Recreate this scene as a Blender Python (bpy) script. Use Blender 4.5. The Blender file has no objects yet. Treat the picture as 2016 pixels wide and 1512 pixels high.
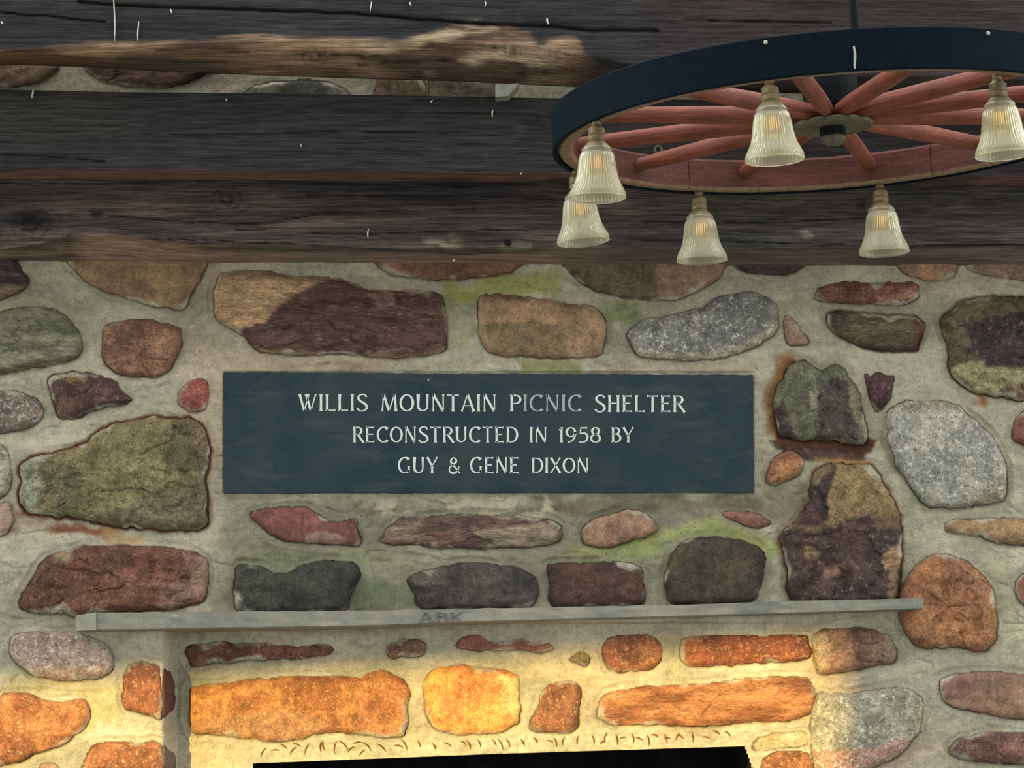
import bpy, math, random
import numpy as np
from mathutils import Vector, Matrix

random.seed(4)
rng = np.random.default_rng(11)
C = bpy.context.scene.collection
sc = bpy.context.scene
R = math.radians

# ------------------------------------------------------------------ camera, sky, sun, exposure
PITCH = R(7.9)
CAM = (0.0, 0.0, 1.6)
cam = bpy.data.cameras.new('camera')
cam.sensor_width = 36.0
cam.lens = 6000 / 2016 * 36.0
cam.clip_start = 0.05
cam.clip_end = 200
camo = bpy.data.objects.new('camera', cam)
camo.location = CAM
camo.rotation_euler = (math.pi / 2 + PITCH, 0, 0)
C.objects.link(camo)
sc.camera = camo

world = bpy.data.worlds.new('sky')
sc.world = world
world.use_nodes = True
bg = world.node_tree.nodes['Background']
bg.inputs['Color'].default_value = (1.0, 1.0, 0.95, 1)
bg.inputs['Strength'].default_value = 2.0

SUN_AZ, SUN_EL = R(25), R(7)
sun = bpy.data.lights.new('evening_sun', 'SUN')
sun.energy = 5.6
sun.color = (1.0, 0.67, 0.16)
sun.angle = R(0.53)
suno = bpy.data.objects.new('evening_sun', sun)
sd = Vector((math.sin(SUN_AZ) * math.cos(SUN_EL), math.cos(SUN_AZ) * math.cos(SUN_EL), -math.sin(SUN_EL)))
suno.rotation_euler = sd.to_track_quat('-Z', 'Y').to_euler()
suno.location = (-6, -8, 6)
C.objects.link(suno)

sc.view_settings.view_transform = 'Standard'
sc.view_settings.look = 'None'
sc.view_settings.exposure = 0.5
sc.view_settings.gamma = 1
sc.view_settings.use_curve_mapping = False

# ------------------------------------------------------------------ helpers
YW = 7.30                       # depth of the stone wall's mortar face
CP, SP = math.cos(PITCH), math.sin(PITCH)


def P(px, py, Y):
    """point of the photograph (2016x1512) as a place on the upright plane y = Y"""
    px = np.asarray(px, float); py = np.asarray(py, float); Y = np.asarray(Y, float)
    dx = (px - 1008) / 6000; dy = (756 - py) / 6000
    t = Y / (CP - SP * dy)
    return np.stack(np.broadcast_arrays(dx * t, Y + 0 * t, CAM[2] + (SP + CP * dy) * t), -1)


def Pz(px, py, z):
    dx = (px - 1008) / 6000; dy = (756 - py) / 6000
    t = (z - CAM[2]) / (SP + CP * dy)
    return np.array((dx * t, (CP - SP * dy) * t, z))


def lin(c):
    c = np.asarray(c, float) / 255.0
    return np.where(c <= 0.04045, c / 12.92, ((c + 0.055) / 1.055) ** 2.4)


def interp(pts):
    xs = np.array([p[0] for p in pts], float); ys = np.array([p[1] for p in pts], float)
    return lambda x: np.interp(x, xs, ys)


_T = rng.random((256, 256))


def vnoise(x, y, seed=0):
    x = np.asarray(x, float) + seed * 17.37; y = np.asarray(y, float) + seed * 9.71
    xi = np.floor(x).astype(int); yi = np.floor(y).astype(int)
    fx = x - xi; fy = y - yi
    fx = fx * fx * (3 - 2 * fx); fy = fy * fy * (3 - 2 * fy)
    a = _T[xi & 255, yi & 255]; b = _T[(xi + 1) & 255, yi & 255]
    c = _T[xi & 255, (yi + 1) & 255]; d = _T[(xi + 1) & 255, (yi + 1) & 255]
    return (a * (1 - fx) + b * fx) * (1 - fy) + (c * (1 - fx) + d * fx) * fy


def fbm(x, y, s, seed=0, oct=3, sx=1.0, sy=1.0):
    """noise in 0..1; s is the size of the largest blob"""
    t = 0; a = 1.0; n = 0
    for k in range(oct):
        f = 2 ** k / s
        t = t + a * vnoise(np.asarray(x) * f * sx, np.asarray(y) * f * sy, seed + k * 3)
        n += a; a *= 0.55
    return t / n


def sstep(a, b, x):
    t = np.clip((x - a) / (b - a), 0, 1)
    return t * t * (3 - 2 * t)


def sdf(px, py, poly):
    """signed distance to a polygon, negative inside"""
    px = np.asarray(px, float).ravel(); py = np.asarray(py, float).ravel()
    n = len(poly)
    best = np.full(px.shape, 1e18); ins = np.zeros(px.shape, bool)
    for i in range(n):
        ax, ay = poly[i]; bx, by = poly[(i + 1) % n]
        ex, ey = bx - ax, by - ay
        L = ex * ex + ey * ey + 1e-12
        t = np.clip(((px - ax) * ex + (py - ay) * ey) / L, 0, 1)
        d = (px - ax - t * ex) ** 2 + (py - ay - t * ey) ** 2
        best = np.minimum(best, d)
        if ay != by:
            c = ((ay > py) != (by > py)) & (px < ex * (py - ay) / (by - ay + 1e-18) + ax)
            ins ^= c
    return np.where(ins, -1, 1) * np.sqrt(best)


def poly(s):
    return np.array([[float(v) for v in p.split(',')] for p in s.split()])


def smooth_outline(pts, step=6.0):
    """closed Catmull-Rom through the points, evenly resampled"""
    n = len(pts); out = []
    for i in range(n):
        p0, p1, p2, p3 = pts[i - 1], pts[i], pts[(i + 1) % n], pts[(i + 2) % n]
        for t in np.linspace(0, 1, 12, endpoint=False):
            cr = 0.5 * ((2 * p1) + (-p0 + p2) * t + (2 * p0 - 5 * p1 + 4 * p2 - p3) * t * t + (-p0 + 3 * p1 - 3 * p2 + p3) * t ** 3)
            ln = p1 + (p2 - p1) * t
            out.append(0.6 * cr + 0.4 * ln)
    out = np.array(out)
    seg = np.linalg.norm(np.roll(out, -1, 0) - out, axis=1)
    cum = np.concatenate([[0], np.cumsum(seg)])
    m = int(np.clip(cum[-1] / step, 28, 260))
    tt = np.linspace(0, cum[-1], m, endpoint=False)
    ex = np.vstack([out, out[:1]])
    return np.stack([np.interp(tt, cum, ex[:, 0]), np.interp(tt, cum, ex[:, 1])], 1)


def mk(name, verts, faces, mat=None, parent=None, cols=None, smooth=True, centre=True, loc=None):
    verts = np.asarray(verts, float)
    if loc is None:
        loc = (verts.min(0) + verts.max(0)) / 2 if centre else np.zeros(3)
    loc = np.asarray(loc, float)
    me = bpy.data.meshes.new(name)
    me.from_pydata((verts - loc).tolist(), [], faces if isinstance(faces, list) else faces.tolist())
    if smooth:
        me.polygons.foreach_set('use_smooth', np.ones(len(me.polygons), bool))
    if cols is not None:
        a = me.color_attributes.new('Col', 'FLOAT_COLOR', 'POINT')
        rgba = np.ones((len(verts), 4), np.float32); rgba[:, :3] = cols
        a.data.foreach_set('color', rgba.ravel())
    if mat: me.materials.append(mat)
    me.update()
    o = bpy.data.objects.new(name, me)
    C.objects.link(o)
    o.location = loc
    if parent is not None:
        o.parent = parent
        o.location = loc - np.array(WORLD[parent.name])
    WORLD[o.name] = tuple(loc)
    return o


WORLD = {}


def empty(name, loc):
    o = bpy.data.objects.new(name, None)
    o.empty_display_size = 0.1
    o.location = loc
    C.objects.link(o)
    WORLD[o.name] = tuple(loc)
    return o


def tag(o, label=None, cat=None, group=None, kind=None):
    if label: o['label'] = label
    if cat: o['category'] = cat
    if group: o['group'] = group
    if kind: o['kind'] = kind
    return o


def grid_faces(nr, nc, wrap=False):
    i = np.arange(nr - 1)[:, None]; j = np.arange(nc if wrap else nc - 1)[None, :]
    j2 = (j + 1) % nc
    return np.stack([i * nc + j, i * nc + j2, (i + 1) * nc + j2, (i + 1) * nc + j], -1).reshape(-1, 4)


def lathe(profile, n=48, axis_loc=(0, 0, 0), ribs=None):
    """profile: (r, z) list -> verts, faces of a turned body"""
    v = []; 
    for k, (r, z) in enumerate(profile):
        for i in range(n):
            a = 2 * math.pi * i / n
            rr = r * (1 + (ribs(k, a) if ribs else 0))
            v.append((rr * math.cos(a) + axis_loc[0], rr * math.sin(a) + axis_loc[1], z + axis_loc[2]))
    f = grid_faces(len(profile), n, True)[:, ::-1].tolist()
    f = [list(q) for q in f]
    if profile[0][0] > 1e-5: f.append(list(range(n))[::-1])
    if profile[-1][0] > 1e-5: f.append([(len(profile) - 1) * n + i for i in range(n)])
    return np.array(v), f


def box(x0, x1, y0, y1, z0, z1):
    v = np.array([(x, y, z) for x in (x0, x1) for y in (y0, y1) for z in (z0, z1)])
    f = [[0, 1, 3, 2], [4, 6, 7, 5], [0, 4, 5, 1], [2, 3, 7, 6], [0, 2, 6, 4], [1, 5, 7, 3]]
    return v, f


# ------------------------------------------------------------------ materials
def new_mat(name, rough=0.8, spec=0.3):
    m = bpy.data.materials.new(name)
    m.use_nodes = True
    nt = m.node_tree
    b = nt.nodes['Principled BSDF']
    b.inputs['Roughness'].default_value = rough
    b.inputs['Specular IOR Level'].default_value = spec
    return m, nt, b


def N(nt, t, **kw):
    n = nt.nodes.new(t)
    for k, v in kw.items():
        if k in n.inputs.keys(): n.inputs[k].default_value = v
        else: setattr(n, k, v)
    return n


def noise(nt, vec, scale, detail=4, rough=0.6):
    n = N(nt, 'ShaderNodeTexNoise')
    n.inputs['Scale'].default_value = scale; n.inputs['Detail'].default_value = detail; n.inputs['Roughness'].default_value = rough
    nt.links.new(vec, n.inputs['Vector'])
    return n.outputs['Fac']


def ramp(nt, fac, a, b, va=0.0, vb=1.0):
    n = N(nt, 'ShaderNodeMapRange')
    n.inputs['From Min'].default_value = a; n.inputs['From Max'].default_value = b
    n.inputs['To Min'].default_value = va; n.inputs['To Max'].default_value = vb
    nt.links.new(fac, n.inputs['Value'])
    return n.outputs['Result']


def mixc(nt, fac, a, b, mode='MIX'):
    n = N(nt, 'ShaderNodeMix', data_type='RGBA', blend_type=mode)
    for sock, val in ((n.inputs['Factor'], fac), (n.inputs['A'], a), (n.inputs['B'], b)):
        pass
    def put(s, v):
        if isinstance(v, (int, float)): s.default_value = v
        elif isinstance(v, (tuple, list, np.ndarray)): s.default_value = (*[float(q) for q in v[:3]], 1)
        else: nt.links.new(v, s)
    put(n.inputs[0], fac); put(n.inputs[6], a); put(n.inputs[7], b)
    return n.outputs[2]


def mul(nt, col, fac):
    """colour times a scalar"""
    n = N(nt, 'ShaderNodeVectorMath', operation='SCALE')
    nt.links.new(col, n.inputs[0]); nt.links.new(fac, n.inputs['Scale'])
    return n.outputs[0]


def coords(nt, scale=(1, 1, 1)):
    t = N(nt, 'ShaderNodeTexCoord')
    m = N(nt, 'ShaderNodeMapping')
    m.inputs['Scale'].default_value = scale
    nt.links.new(t.outputs['Object'], m.inputs['Vector'])
    return m.outputs['Vector']


def bump(nt, b, h, strength, dist):
    n = N(nt, 'ShaderNodeBump')
    n.inputs['Strength'].default_value = strength; n.inputs['Distance'].default_value = dist
    nt.links.new(h, n.inputs['Height']); nt.links.new(n.outputs['Normal'], b.inputs['Normal'])


def col_attr(nt):
    return N(nt, 'ShaderNodeAttribute', attribute_name='Col').outputs['Color']


def stone_mat(name, grain, stretch, contrast, light, dark, bmp, light_col=(0.75, 0.72, 0.62), dark_col=(0.035, 0.03, 0.03), lt=0.60, dt=0.40):
    m, nt, b = new_mat(name, 0.78, 0.25)
    v = coords(nt, stretch)
    c = col_attr(nt)
    n1 = noise(nt, v, grain * 0.14, 8, 0.72)
    n2 = noise(nt, v, grain, 3, 0.75)
    n3 = noise(nt, v, grain * 0.32, 6, 0.8)
    c = mul(nt, c, ramp(nt, n1, 0.38, 0.62, 1 - contrast, 1 + contrast))
    c = mul(nt, c, ramp(nt, n2, 0.38, 0.62, 1 - contrast, 1 + contrast))
    c = mixc(nt, ramp(nt, n3, lt, lt + 0.10, 0, light), c, light_col)
    n4 = noise(nt, v, grain * 0.4 + 7, 6, 0.8)
    c = mixc(nt, ramp(nt, n4, dt, dt - 0.10, 0, dark), c, dark_col)
    nt.links.new(c, b.inputs['Base Color'])
    a = N(nt, 'ShaderNodeMath', operation='ADD')
    nt.links.new(n3, a.inputs[0]); nt.links.new(n1, a.inputs[1])
    bump(nt, b, a.outputs[0], bmp, 0.006)
    return m


MS = {
    'g': stone_mat('granite', 260, (1, 1, 1), 0.30, 0.75, 0.75, 0.7, (0.78, 0.76, 0.68), (0.05, 0.055, 0.06), 0.535, 0.47),
    'r': stone_mat('rough_rock', 200, (1, 1, 1), 0.36, 0.30, 0.50, 0.9, (0.60, 0.50, 0.36), (0.02, 0.018, 0.018), 0.56, 0.45),
    's': stone_mat('sandstone', 330, (1, 1, 1), 0.30, 0.22, 0.35, 0.6, (0.62, 0.50, 0.36), (0.05, 0.035, 0.03), 0.56, 0.44),
    'b': stone_mat('bedded_rock', 240, (0.35, 1, 1.6), 0.36, 0.30, 0.45, 0.8, (0.62, 0.52, 0.40), (0.03, 0.025, 0.022), 0.56, 0.45),
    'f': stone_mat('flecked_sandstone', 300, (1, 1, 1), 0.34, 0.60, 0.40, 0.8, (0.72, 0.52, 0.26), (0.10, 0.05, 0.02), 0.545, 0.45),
    'd': stone_mat('sooty_rock', 260, (1, 1, 1), 0.34, 0.14, 0.55, 0.6, (0.25, 0.23, 0.19), (0.012, 0.012, 0.012), 0.57, 0.45),
}


def mortar_mat():
    m, nt, b = new_mat('lime_mortar', 0.9, 0.2)
    v = coords(nt)
    v2 = coords(nt, (0.5, 1, 1.3))
    c = col_attr(nt)
    n1 = noise(nt, v2, 9, 6, 0.65); n2 = noise(nt, v, 300, 3, 0.7); n3 = noise(nt, v, 60, 5, 0.7)
    c = mul(nt, c, ramp(nt, n1, 0.36, 0.64, 0.80, 1.18))
    c = mul(nt, c, ramp(nt, n2, 0.38, 0.62, 0.86, 1.13))
    c = mul(nt, c, ramp(nt, n3, 0.38, 0.62, 0.86, 1.13))
    c = mixc(nt, ramp(nt, noise(nt, v, 170, 2, 0.5), 0.66, 0.72, 0, 0.5), c, (0.07, 0.06, 0.05))
    nt.links.new(c, b.inputs['Base Color'])
    a = N(nt, 'ShaderNodeMath', operation='ADD')
    nt.links.new(noise(nt, v2, 45, 5, 0.65), a.inputs[0]); nt.links.new(n2, a.inputs[1])
    bump(nt, b, a.outputs[0], 0.7, 0.005)
    return m


M_MORTAR = mortar_mat()


def wood_mat(name, rough=0.8, contrast=0.5, bmp=0.6, attr=True, col=None, sc_=(5.0, 150, 150), spec=0.25):
    m, nt, b = new_mat(name, rough, spec)
    v = coords(nt, sc_); vf = coords(nt, (sc_[0] * 4, sc_[1] * 4, sc_[2] * 4))
    if attr: c = col_attr(nt)
    else:
        rgb = N(nt, 'ShaderNodeRGB'); rgb.outputs[0].default_value = (*[float(q) for q in lin(col)], 1); c = rgb.outputs[0]
    n1 = noise(nt, v, 1.0, 8, 0.68); n2 = noise(nt, vf, 1.0, 4, 0.7)
    n3 = noise(nt, coords(nt), 5, 5, 0.6)
    c = mul(nt, c, ramp(nt, n1, 0.38, 0.62, 1 - contrast, 1 + contrast))
    c = mul(nt, c, ramp(nt, n2, 0.38, 0.62, 1 - contrast * 0.6, 1 + contrast * 0.6))
    c = mul(nt, c, ramp(nt, n3, 0.3, 0.7, 0.82, 1.18))
    nt.links.new(c, b.inputs['Base Color'])
    a = N(nt, 'ShaderNodeMath', operation='ADD')
    nt.links.new(n1, a.inputs[0]); nt.links.new(n2, a.inputs[1])
    bump(nt, b, a.outputs[0], bmp, 0.004)
    return m


def plain_mat(name, col, rough=0.7, spec=0.3, metal=0.0, var=0.2, scale=40):
    m, nt, b = new_mat(name, rough, spec)
    b.inputs['Metallic'].default_value = metal
    v = coords(nt)
    rgb = N(nt, 'ShaderNodeRGB'); rgb.outputs[0].default_value = (*[float(q) for q in lin(col)], 1)
    n1 = noise(nt, v, scale, 5, 0.65)
    n2 = noise(nt, v, scale * 8, 3, 0.65)
    c = mul(nt, rgb.outputs[0], ramp(nt, n1, 0.3, 0.7, 1 - var, 1 + var))
    c = mul(nt, c, ramp(nt, n2, 0.3, 0.7, 1 - var * 0.6, 1 + var * 0.6))
    nt.links.new(c, b.inputs['Base Color'])
    bump(nt, b, n2, 0.25, 0.002)
    return m


M_BEAM = wood_mat('weathered_timber', 0.85, 0.52, 0.9)
M_SPOKE = wood_mat('red_stained_oak', 0.55, 0.30, 0.3, False, (112, 58, 42), (5, 70, 70), 0.3)
M_FELLOE = wood_mat('red_stained_felloe', 0.6, 0.30, 0.3, False, (74, 34, 29), (14, 14, 90), 0.25)
M_EDGE = plain_mat('weathered_wood_edge', (128, 106, 86), .85, .2, 0, .3, 60)
M_IRON = plain_mat('blue_black_iron', (9, 22, 31), 0.75, 0.05, 0.0, 0.22, 60)
M_HUB = plain_mat('black_hub_iron', (13, 20, 25), 0.7, 0.12, 0.0, 0.25, 60)
M_RUST = plain_mat('dull_iron_plate', (86, 82, 70), 0.7, 0.3, 0.0, 0.35, 50)
M_BRASS = plain_mat('aged_brass', (104, 92, 62), 0.5, 0.5, 0.35, 0.3, 90)
M_WHITE = plain_mat('white_droppings', (176, 176, 168), 0.9, 0.1, 0.0, 0.15, 60)
M_SOOT = plain_mat('soot', (26, 25, 27), 0.95, 0.1, 0.0, 0.5, 14)
M_FLOOR = plain_mat('concrete_floor', (116, 124, 124), 0.9, 0.2, 0.0, 0.12, 6)
M_ROOF = wood_mat('roof_boards', 0.85, 0.3, 0.3, False, (120, 104, 86))
M_SLATE = None


def slate_mat():
    m, nt, b = new_mat('dark_slate', 0.7, 0.12)
    v = coords(nt, (1, 1, 1)); v2 = coords(nt, (0.6, 1, 2.4))
    c = mixc(nt, ramp(nt, noise(nt, v, 7, 5, 0.6), 0.35, 0.68), tuple(lin((34, 50, 60))), tuple(lin((50, 62, 66))))
    c = mixc(nt, ramp(nt, noise(nt, v2, 11, 6, 0.65), 0.54, 0.72, 0, 0.55), c, tuple(lin((70, 76, 70))))
    c = mul(nt, c, ramp(nt, noise(nt, v, 330, 3, 0.7), 0.3, 0.7, 0.80, 1.20))
    nt.links.new(c, b.inputs['Base Color'])
    bump(nt, b, noise(nt, v2, 60, 6, 0.65), 0.35, 0.003)
    return m


M_SLATE = slate_mat()
M_PAINT = plain_mat('pale_letter_paint', (196, 205, 200), 0.8, 0.2, 0.0, 0.16, 120)
M_FADED = plain_mat('faded_letter_paint', (150, 160, 162), 0.8, 0.2, 0.0, 0.25, 120)


def shelf_mat():
    m, nt, b = new_mat('grey_slate_shelf', 0.7, 0.3)
    v = coords(nt, (1, 1, 1))
    c = mixc(nt, ramp(nt, noise(nt, v, 8, 5, 0.6), 0.38, 0.66), tuple(lin((114, 116, 110))), tuple(lin((142, 140, 128))))
    c = mul(nt, c, ramp(nt, noise(nt, v, 200, 4, 0.7), 0.3, 0.7, 0.86, 1.14))
    c = mixc(nt, ramp(nt, noise(nt, coords(nt, (2.5, 1, 8)), 9, 5, 0.7), 0.62, 0.72, 0, 0.5), c, tuple(lin((168, 166, 154))))
    nt.links.new(c, b.inputs['Base Color'])
    bump(nt, b, noise(nt, v, 90, 5, 0.6), 0.3, 0.003)
    return m


M_SHELF = shelf_mat()


def glass_mat():
    m = bpy.data.materials.new('ribbed_pressed_glass')
    m.use_nodes = True
    nt = m.node_tree
    b = nt.nodes['Principled BSDF']
    b.inputs['Base Color'].default_value = (0.90, 0.89, 0.72, 1)
    b.inputs['Roughness'].default_value = 0.12
    b.inputs['IOR'].default_value = 1.5
    b.inputs['Transmission Weight'].default_value = 1.0
    tr = N(nt, 'ShaderNodeBsdfTranslucent'); tr.inputs['Color'].default_value = (0.76, 0.75, 0.58, 1)
    di = N(nt, 'ShaderNodeBsdfDiffuse'); di.inputs['Color'].default_value = (0.68, 0.67, 0.52, 1)
    s1 = N(nt, 'ShaderNodeMixShader'); s1.inputs[0].default_value = 0.55
    nt.links.new(tr.outputs[0], s1.inputs[1]); nt.links.new(di.outputs[0], s1.inputs[2])
    s2 = N(nt, 'ShaderNodeMixShader'); s2.inputs[0].default_value = 0.24
    nt.links.new(b.outputs[0], s2.inputs[1]); nt.links.new(s1.outputs[0], s2.inputs[2])
    nt.links.new(s2.outputs[0], nt.nodes['Material Output'].inputs['Surface'])
    return m


M_GLASS = glass_mat()


def bulb_mats():
    m, nt, b = new_mat('clear_bulb_glass', 0.05, 0.5)
    b.inputs['Base Color'].default_value = (0.98, 0.86, 0.62, 1)
    b.inputs['Transmission Weight'].default_value = 0.8
    e, nt, b = new_mat('glowing_filament', 0.5)
    b.inputs['Base Color'].default_value = (0.9, 0.5, 0.2, 1)
    b.inputs['Emission Color'].default_value = (1.0, 0.55, 0.2, 1)
    b.inputs['Emission Strength'].default_value = 2.0
    return m, e


M_BULB, M_FIL = bulb_mats()

# ------------------------------------------------------------------ the shelter around the wall
floor = mk('floor', *box(-9, 9, -14, 9, -0.15, 0.0), M_FLOOR, smooth=False); tag(floor, kind='structure')
v = np.array([(-7, -1.0, 3.75), (7, -1.0, 4.2), (7, 3.6, 5.0), (-7, 3.6, 5.0), (-7, -1.0, 3.85), (7, -1.0, 4.3), (7, 3.6, 5.1), (-7, 3.6, 5.1)])  # unseen roof, ended short of the beams to let sky light onto the wall
ceil = mk('ceiling', v, [[0, 1, 2, 3], [7, 6, 5, 4], [0, 4, 5, 1], [1, 5, 6, 2], [2, 6, 7, 3], [3, 7, 4, 0]], M_ROOF, smooth=False)
tag(ceil, kind='structure')
EY = -0.9
ez = lambda x: 3.02 + 0.051 * (x + 4.88)
v = []
for x in (-7, 7):
    for y in (EY - 0.04, EY):
        v += [(x, y, ez(x)), (x, y, ez(x) + 0.85)]
eave = mk('trim_1', np.array(v), [[0, 1, 3, 2], [4, 6, 7, 5], [0, 4, 5, 1], [2, 3, 7, 6], [0, 2, 6, 4], [1, 5, 7, 3]], M_ROOF, smooth=False)
tag(eave, kind='structure')
pier = mk('wall_front', *box(-3.05, -1.5, EY - 0.35, EY - 0.05, 0.0, 3.6), M_ROOF, smooth=False); tag(pier, kind='structure')

# ------------------------------------------------------------------ stones: (kind, thickness, colour, second colour, outline, patches, label)
ST = []


def S(kind, H, c1, c2, pts, patches=(), label=None, rag=2.0, name='stone'):
    ST.append(dict(kind=kind, H=H, c1=c1, c2=c2, pts=poly(pts), patches=patches, label=label, rag=rag, name=name))


# strip between the upper beams
S('s', .015, (112, 88, 66), (92, 74, 58), '-60,110 0,108 60,110 118,128 110,142 85,160 45,170 0,174 -60,174', (), 'brown stone at the left end of the gap between the upper beams')
S('b', .015, (98, 72, 60), (78, 62, 54), '160,100 300,95 440,110 435,136 400,150 370,165 330,173 270,170 220,165 188,152 170,140', (), 'purple brown stone showing in the gap between the upper beams')
S('d', .015, (92, 92, 76), (62, 62, 54), '470,190 500,172 540,162 600,158 645,163 680,178 700,195 690,215 480,215', (), 'dark mossy stone top showing in the gap between the upper beams')
S('s', .014, (122, 94, 70), (104, 84, 62), '742,150 790,146 834,150 836,215 738,215', (('742,140 775,140 770,215 738,215', (84, 72, 62), .6),), 'brown squared stone in the gap between the upper beams')
S('s', .014, (110, 100, 76), (92, 86, 68), '846,155 900,150 962,158 975,180 960,215 850,215', ())
# first course under the lower beam
S('b', .018, (98, 70, 62), (70, 54, 54), '-60,500 0,498 28,503 45,535 57,552 45,570 20,583 -6,592 -60,594', (('-60,560 50,565 20,590 -60,596', (140, 116, 98), .6),), 'purple stone cut by the left edge below the lower beam')
S('s', .020, (146, 116, 78), (126, 98, 66), '138,500 145,532 184,564 243,587 299,602 361,610 375,585 398,549 400,500', (), 'tan brown stone half hidden under the left of the lower beam')
S('b', .026, (176, 140, 94), (150, 116, 80), '422,570 434,538 486,531 590,541 660,544 695,559 729,571 816,571 868,578 879,621 877,687 848,697 799,704 764,706 695,700 514,694 483,665 424,628',
  (('462,662 520,628 556,600 580,580 618,562 655,548 700,562 760,575 880,575 882,690 800,700 700,693 514,690 470,668', (84, 58, 56), .97), ('500,690 700,692 800,694 880,684 880,702 760,712 500,700', (146, 108, 92), .7), ('725,575 775,575 778,606 735,602', (146, 112, 98), .6)), 'large two-tone stone, tan left end and purple right')
S('s', .020, (120, 78, 58), (98, 68, 52), '735,500 764,536 806,547 882,553 955,546 1007,536 1032,518 1030,500', (('735,500 790,500 792,545 764,540', (158, 116, 82), .8),), 'red brown stone bottom below the middle of the lower beam')
S('s', .024, (98, 82, 62), (84, 74, 56), '1108,500 1136,549 1170,573 1229,585 1313,594 1345,588 1385,566 1412,549 1424,500',
  (('1290,500 1430,500 1415,560 1340,592 1300,592', (136, 104, 80), .85),), 'olive and brown stone under the beam behind a glass shade')
S('s', .024, (164, 128, 90), (138, 108, 76), '939,604 946,583 972,578 1042,583 1111,595 1174,604 1195,635 1190,681 1174,703 1094,705 972,698 952,684 942,653',
  (('955,640 1060,630 1110,650 1120,700 960,700', (106, 92, 62), .75), ('945,578 1030,580 1040,594 950,596', (116, 82, 66), .7)), 'tan pink stone above the plaque')
S('g', .024, (132, 130, 120), (108, 108, 104), '1233,663 1243,641 1271,627 1316,621 1385,604 1413,583 1472,573 1510,585 1531,604 1532,650 1490,682 1431,701 1368,710 1316,708 1257,700',
  (('1230,690 1300,694 1380,696 1440,686 1530,645 1535,670 1430,715 1240,710', (166, 150, 118), .6),), 'grey speckled granite stone above the right end of the plaque')
S('b', .015, (82, 60, 56), (66, 52, 50), '1446,500 1450,524 1472,536 1510,543 1552,540 1580,528 1590,500')
S('s', .014, (152, 120, 96), (130, 102, 82), '1549,616 1569,639 1590,667 1588,677 1555,679 1545,656 1542,632', (), 'small pointed pinkish stone')
S('r', .016, (142, 84, 70), (112, 68, 60), '1602,583 1611,566 1635,557 1681,551 1733,556 1795,552 1813,564 1809,590 1778,600 1715,599 1646,599 1611,594',
  (('1725,590 1800,575 1808,592 1740,602', (178, 130, 100), .6),), 'long red stone near the right end of the lower beam')
S('b', .022, (94, 82, 60), (72, 64, 50), '1630,616 1663,613 1715,619 1767,620 1802,622 1822,639 1812,667 1802,691 1733,690 1687,680 1649,660 1628,642',
  (('1800,624 1826,636 1815,694 1798,690 1808,650', (88, 44, 26), .8), ('1690,684 1810,686 1805,698 1700,692', (70, 46, 34), .6)), 'dark olive stone with rusty right edge')
S('s', .018, (166, 122, 86), (130, 98, 74), '1760,500 1768,526 1785,538 1816,549 1861,552 1878,542 1884,500')
S('s', .015, (138, 108, 92), (112, 90, 78), '1895,500 1899,526 1913,536 1941,543 2016,552 2070,554 2070,500')
S('r', .034, (108, 98, 66), (84, 76, 56), '1854,630 1868,614 1903,590 1958,582 2020,585 2070,600 2080,690 2070,770 2020,790 1976,784 1906,767 1873,736 1863,694 1858,656',
  (('1902,640 1930,628 1960,622 2020,612 2070,625 2070,715 2000,722 1935,720 1905,690', (58, 44, 50), .95), ('1870,720 1920,716 2000,728 2070,730 2070,790 1970,786 1900,765', (146, 138, 96), .8), ('1968,768 2010,752 2060,748 2060,800 1990,792', (96, 66, 54), .8)), 'large olive stone with dark purple centre at right edge', 3)
S('r', .034, (104, 106, 84), (82, 84, 68), '1524,799 1531,760 1556,718 1572,711 1590,714 1618,730 1642,712 1667,733 1691,774 1701,823 1708,847 1698,876 1628,868 1538,860',
  (('1612,772 1638,745 1662,748 1680,800 1694,868 1610,866', (70, 60, 58), .92), ('1526,800 1540,776 1550,830 1575,866 1530,866', (58, 46, 48), .9), ('1664,740 1690,775 1706,846 1694,846 1678,800', (124, 114, 84), .8), ('1600,740 1608,790 1604,818 1592,800', (156, 150, 122), .55)), 'blocky olive and black stone with rust halo right of plaque', 2.5)
S('r', .020, (86, 54, 60), (66, 42, 48), '1699,738 1708,735 1714,741 1729,733 1744,740 1760,740 1757,778 1743,799 1726,811 1712,785', (), 'small dark purple wedge stone', 1.6)
S('g', .034, (160, 158, 144), (134, 134, 126), '1747,819 1760,799 1799,786 1868,790 1906,812 1951,858 1976,903 1986,948 1976,986 1913,997 1830,1002 1802,969 1767,917 1747,865',
  (('1770,790 1880,788 1895,806 1800,812 1760,812', (120, 106, 80), .6), ('1960,940 1990,950 1978,990 1900,1000', (138, 120, 88), .5)), 'big white speckled granite stone on the right', 3)
S('r', .026, (168, 114, 66), (138, 88, 56), '1507,934 1521,900 1552,885 1576,899 1584,917 1559,944 1524,958 1509,951', (), 'small orange stone beside the plaque lower corner')
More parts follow.
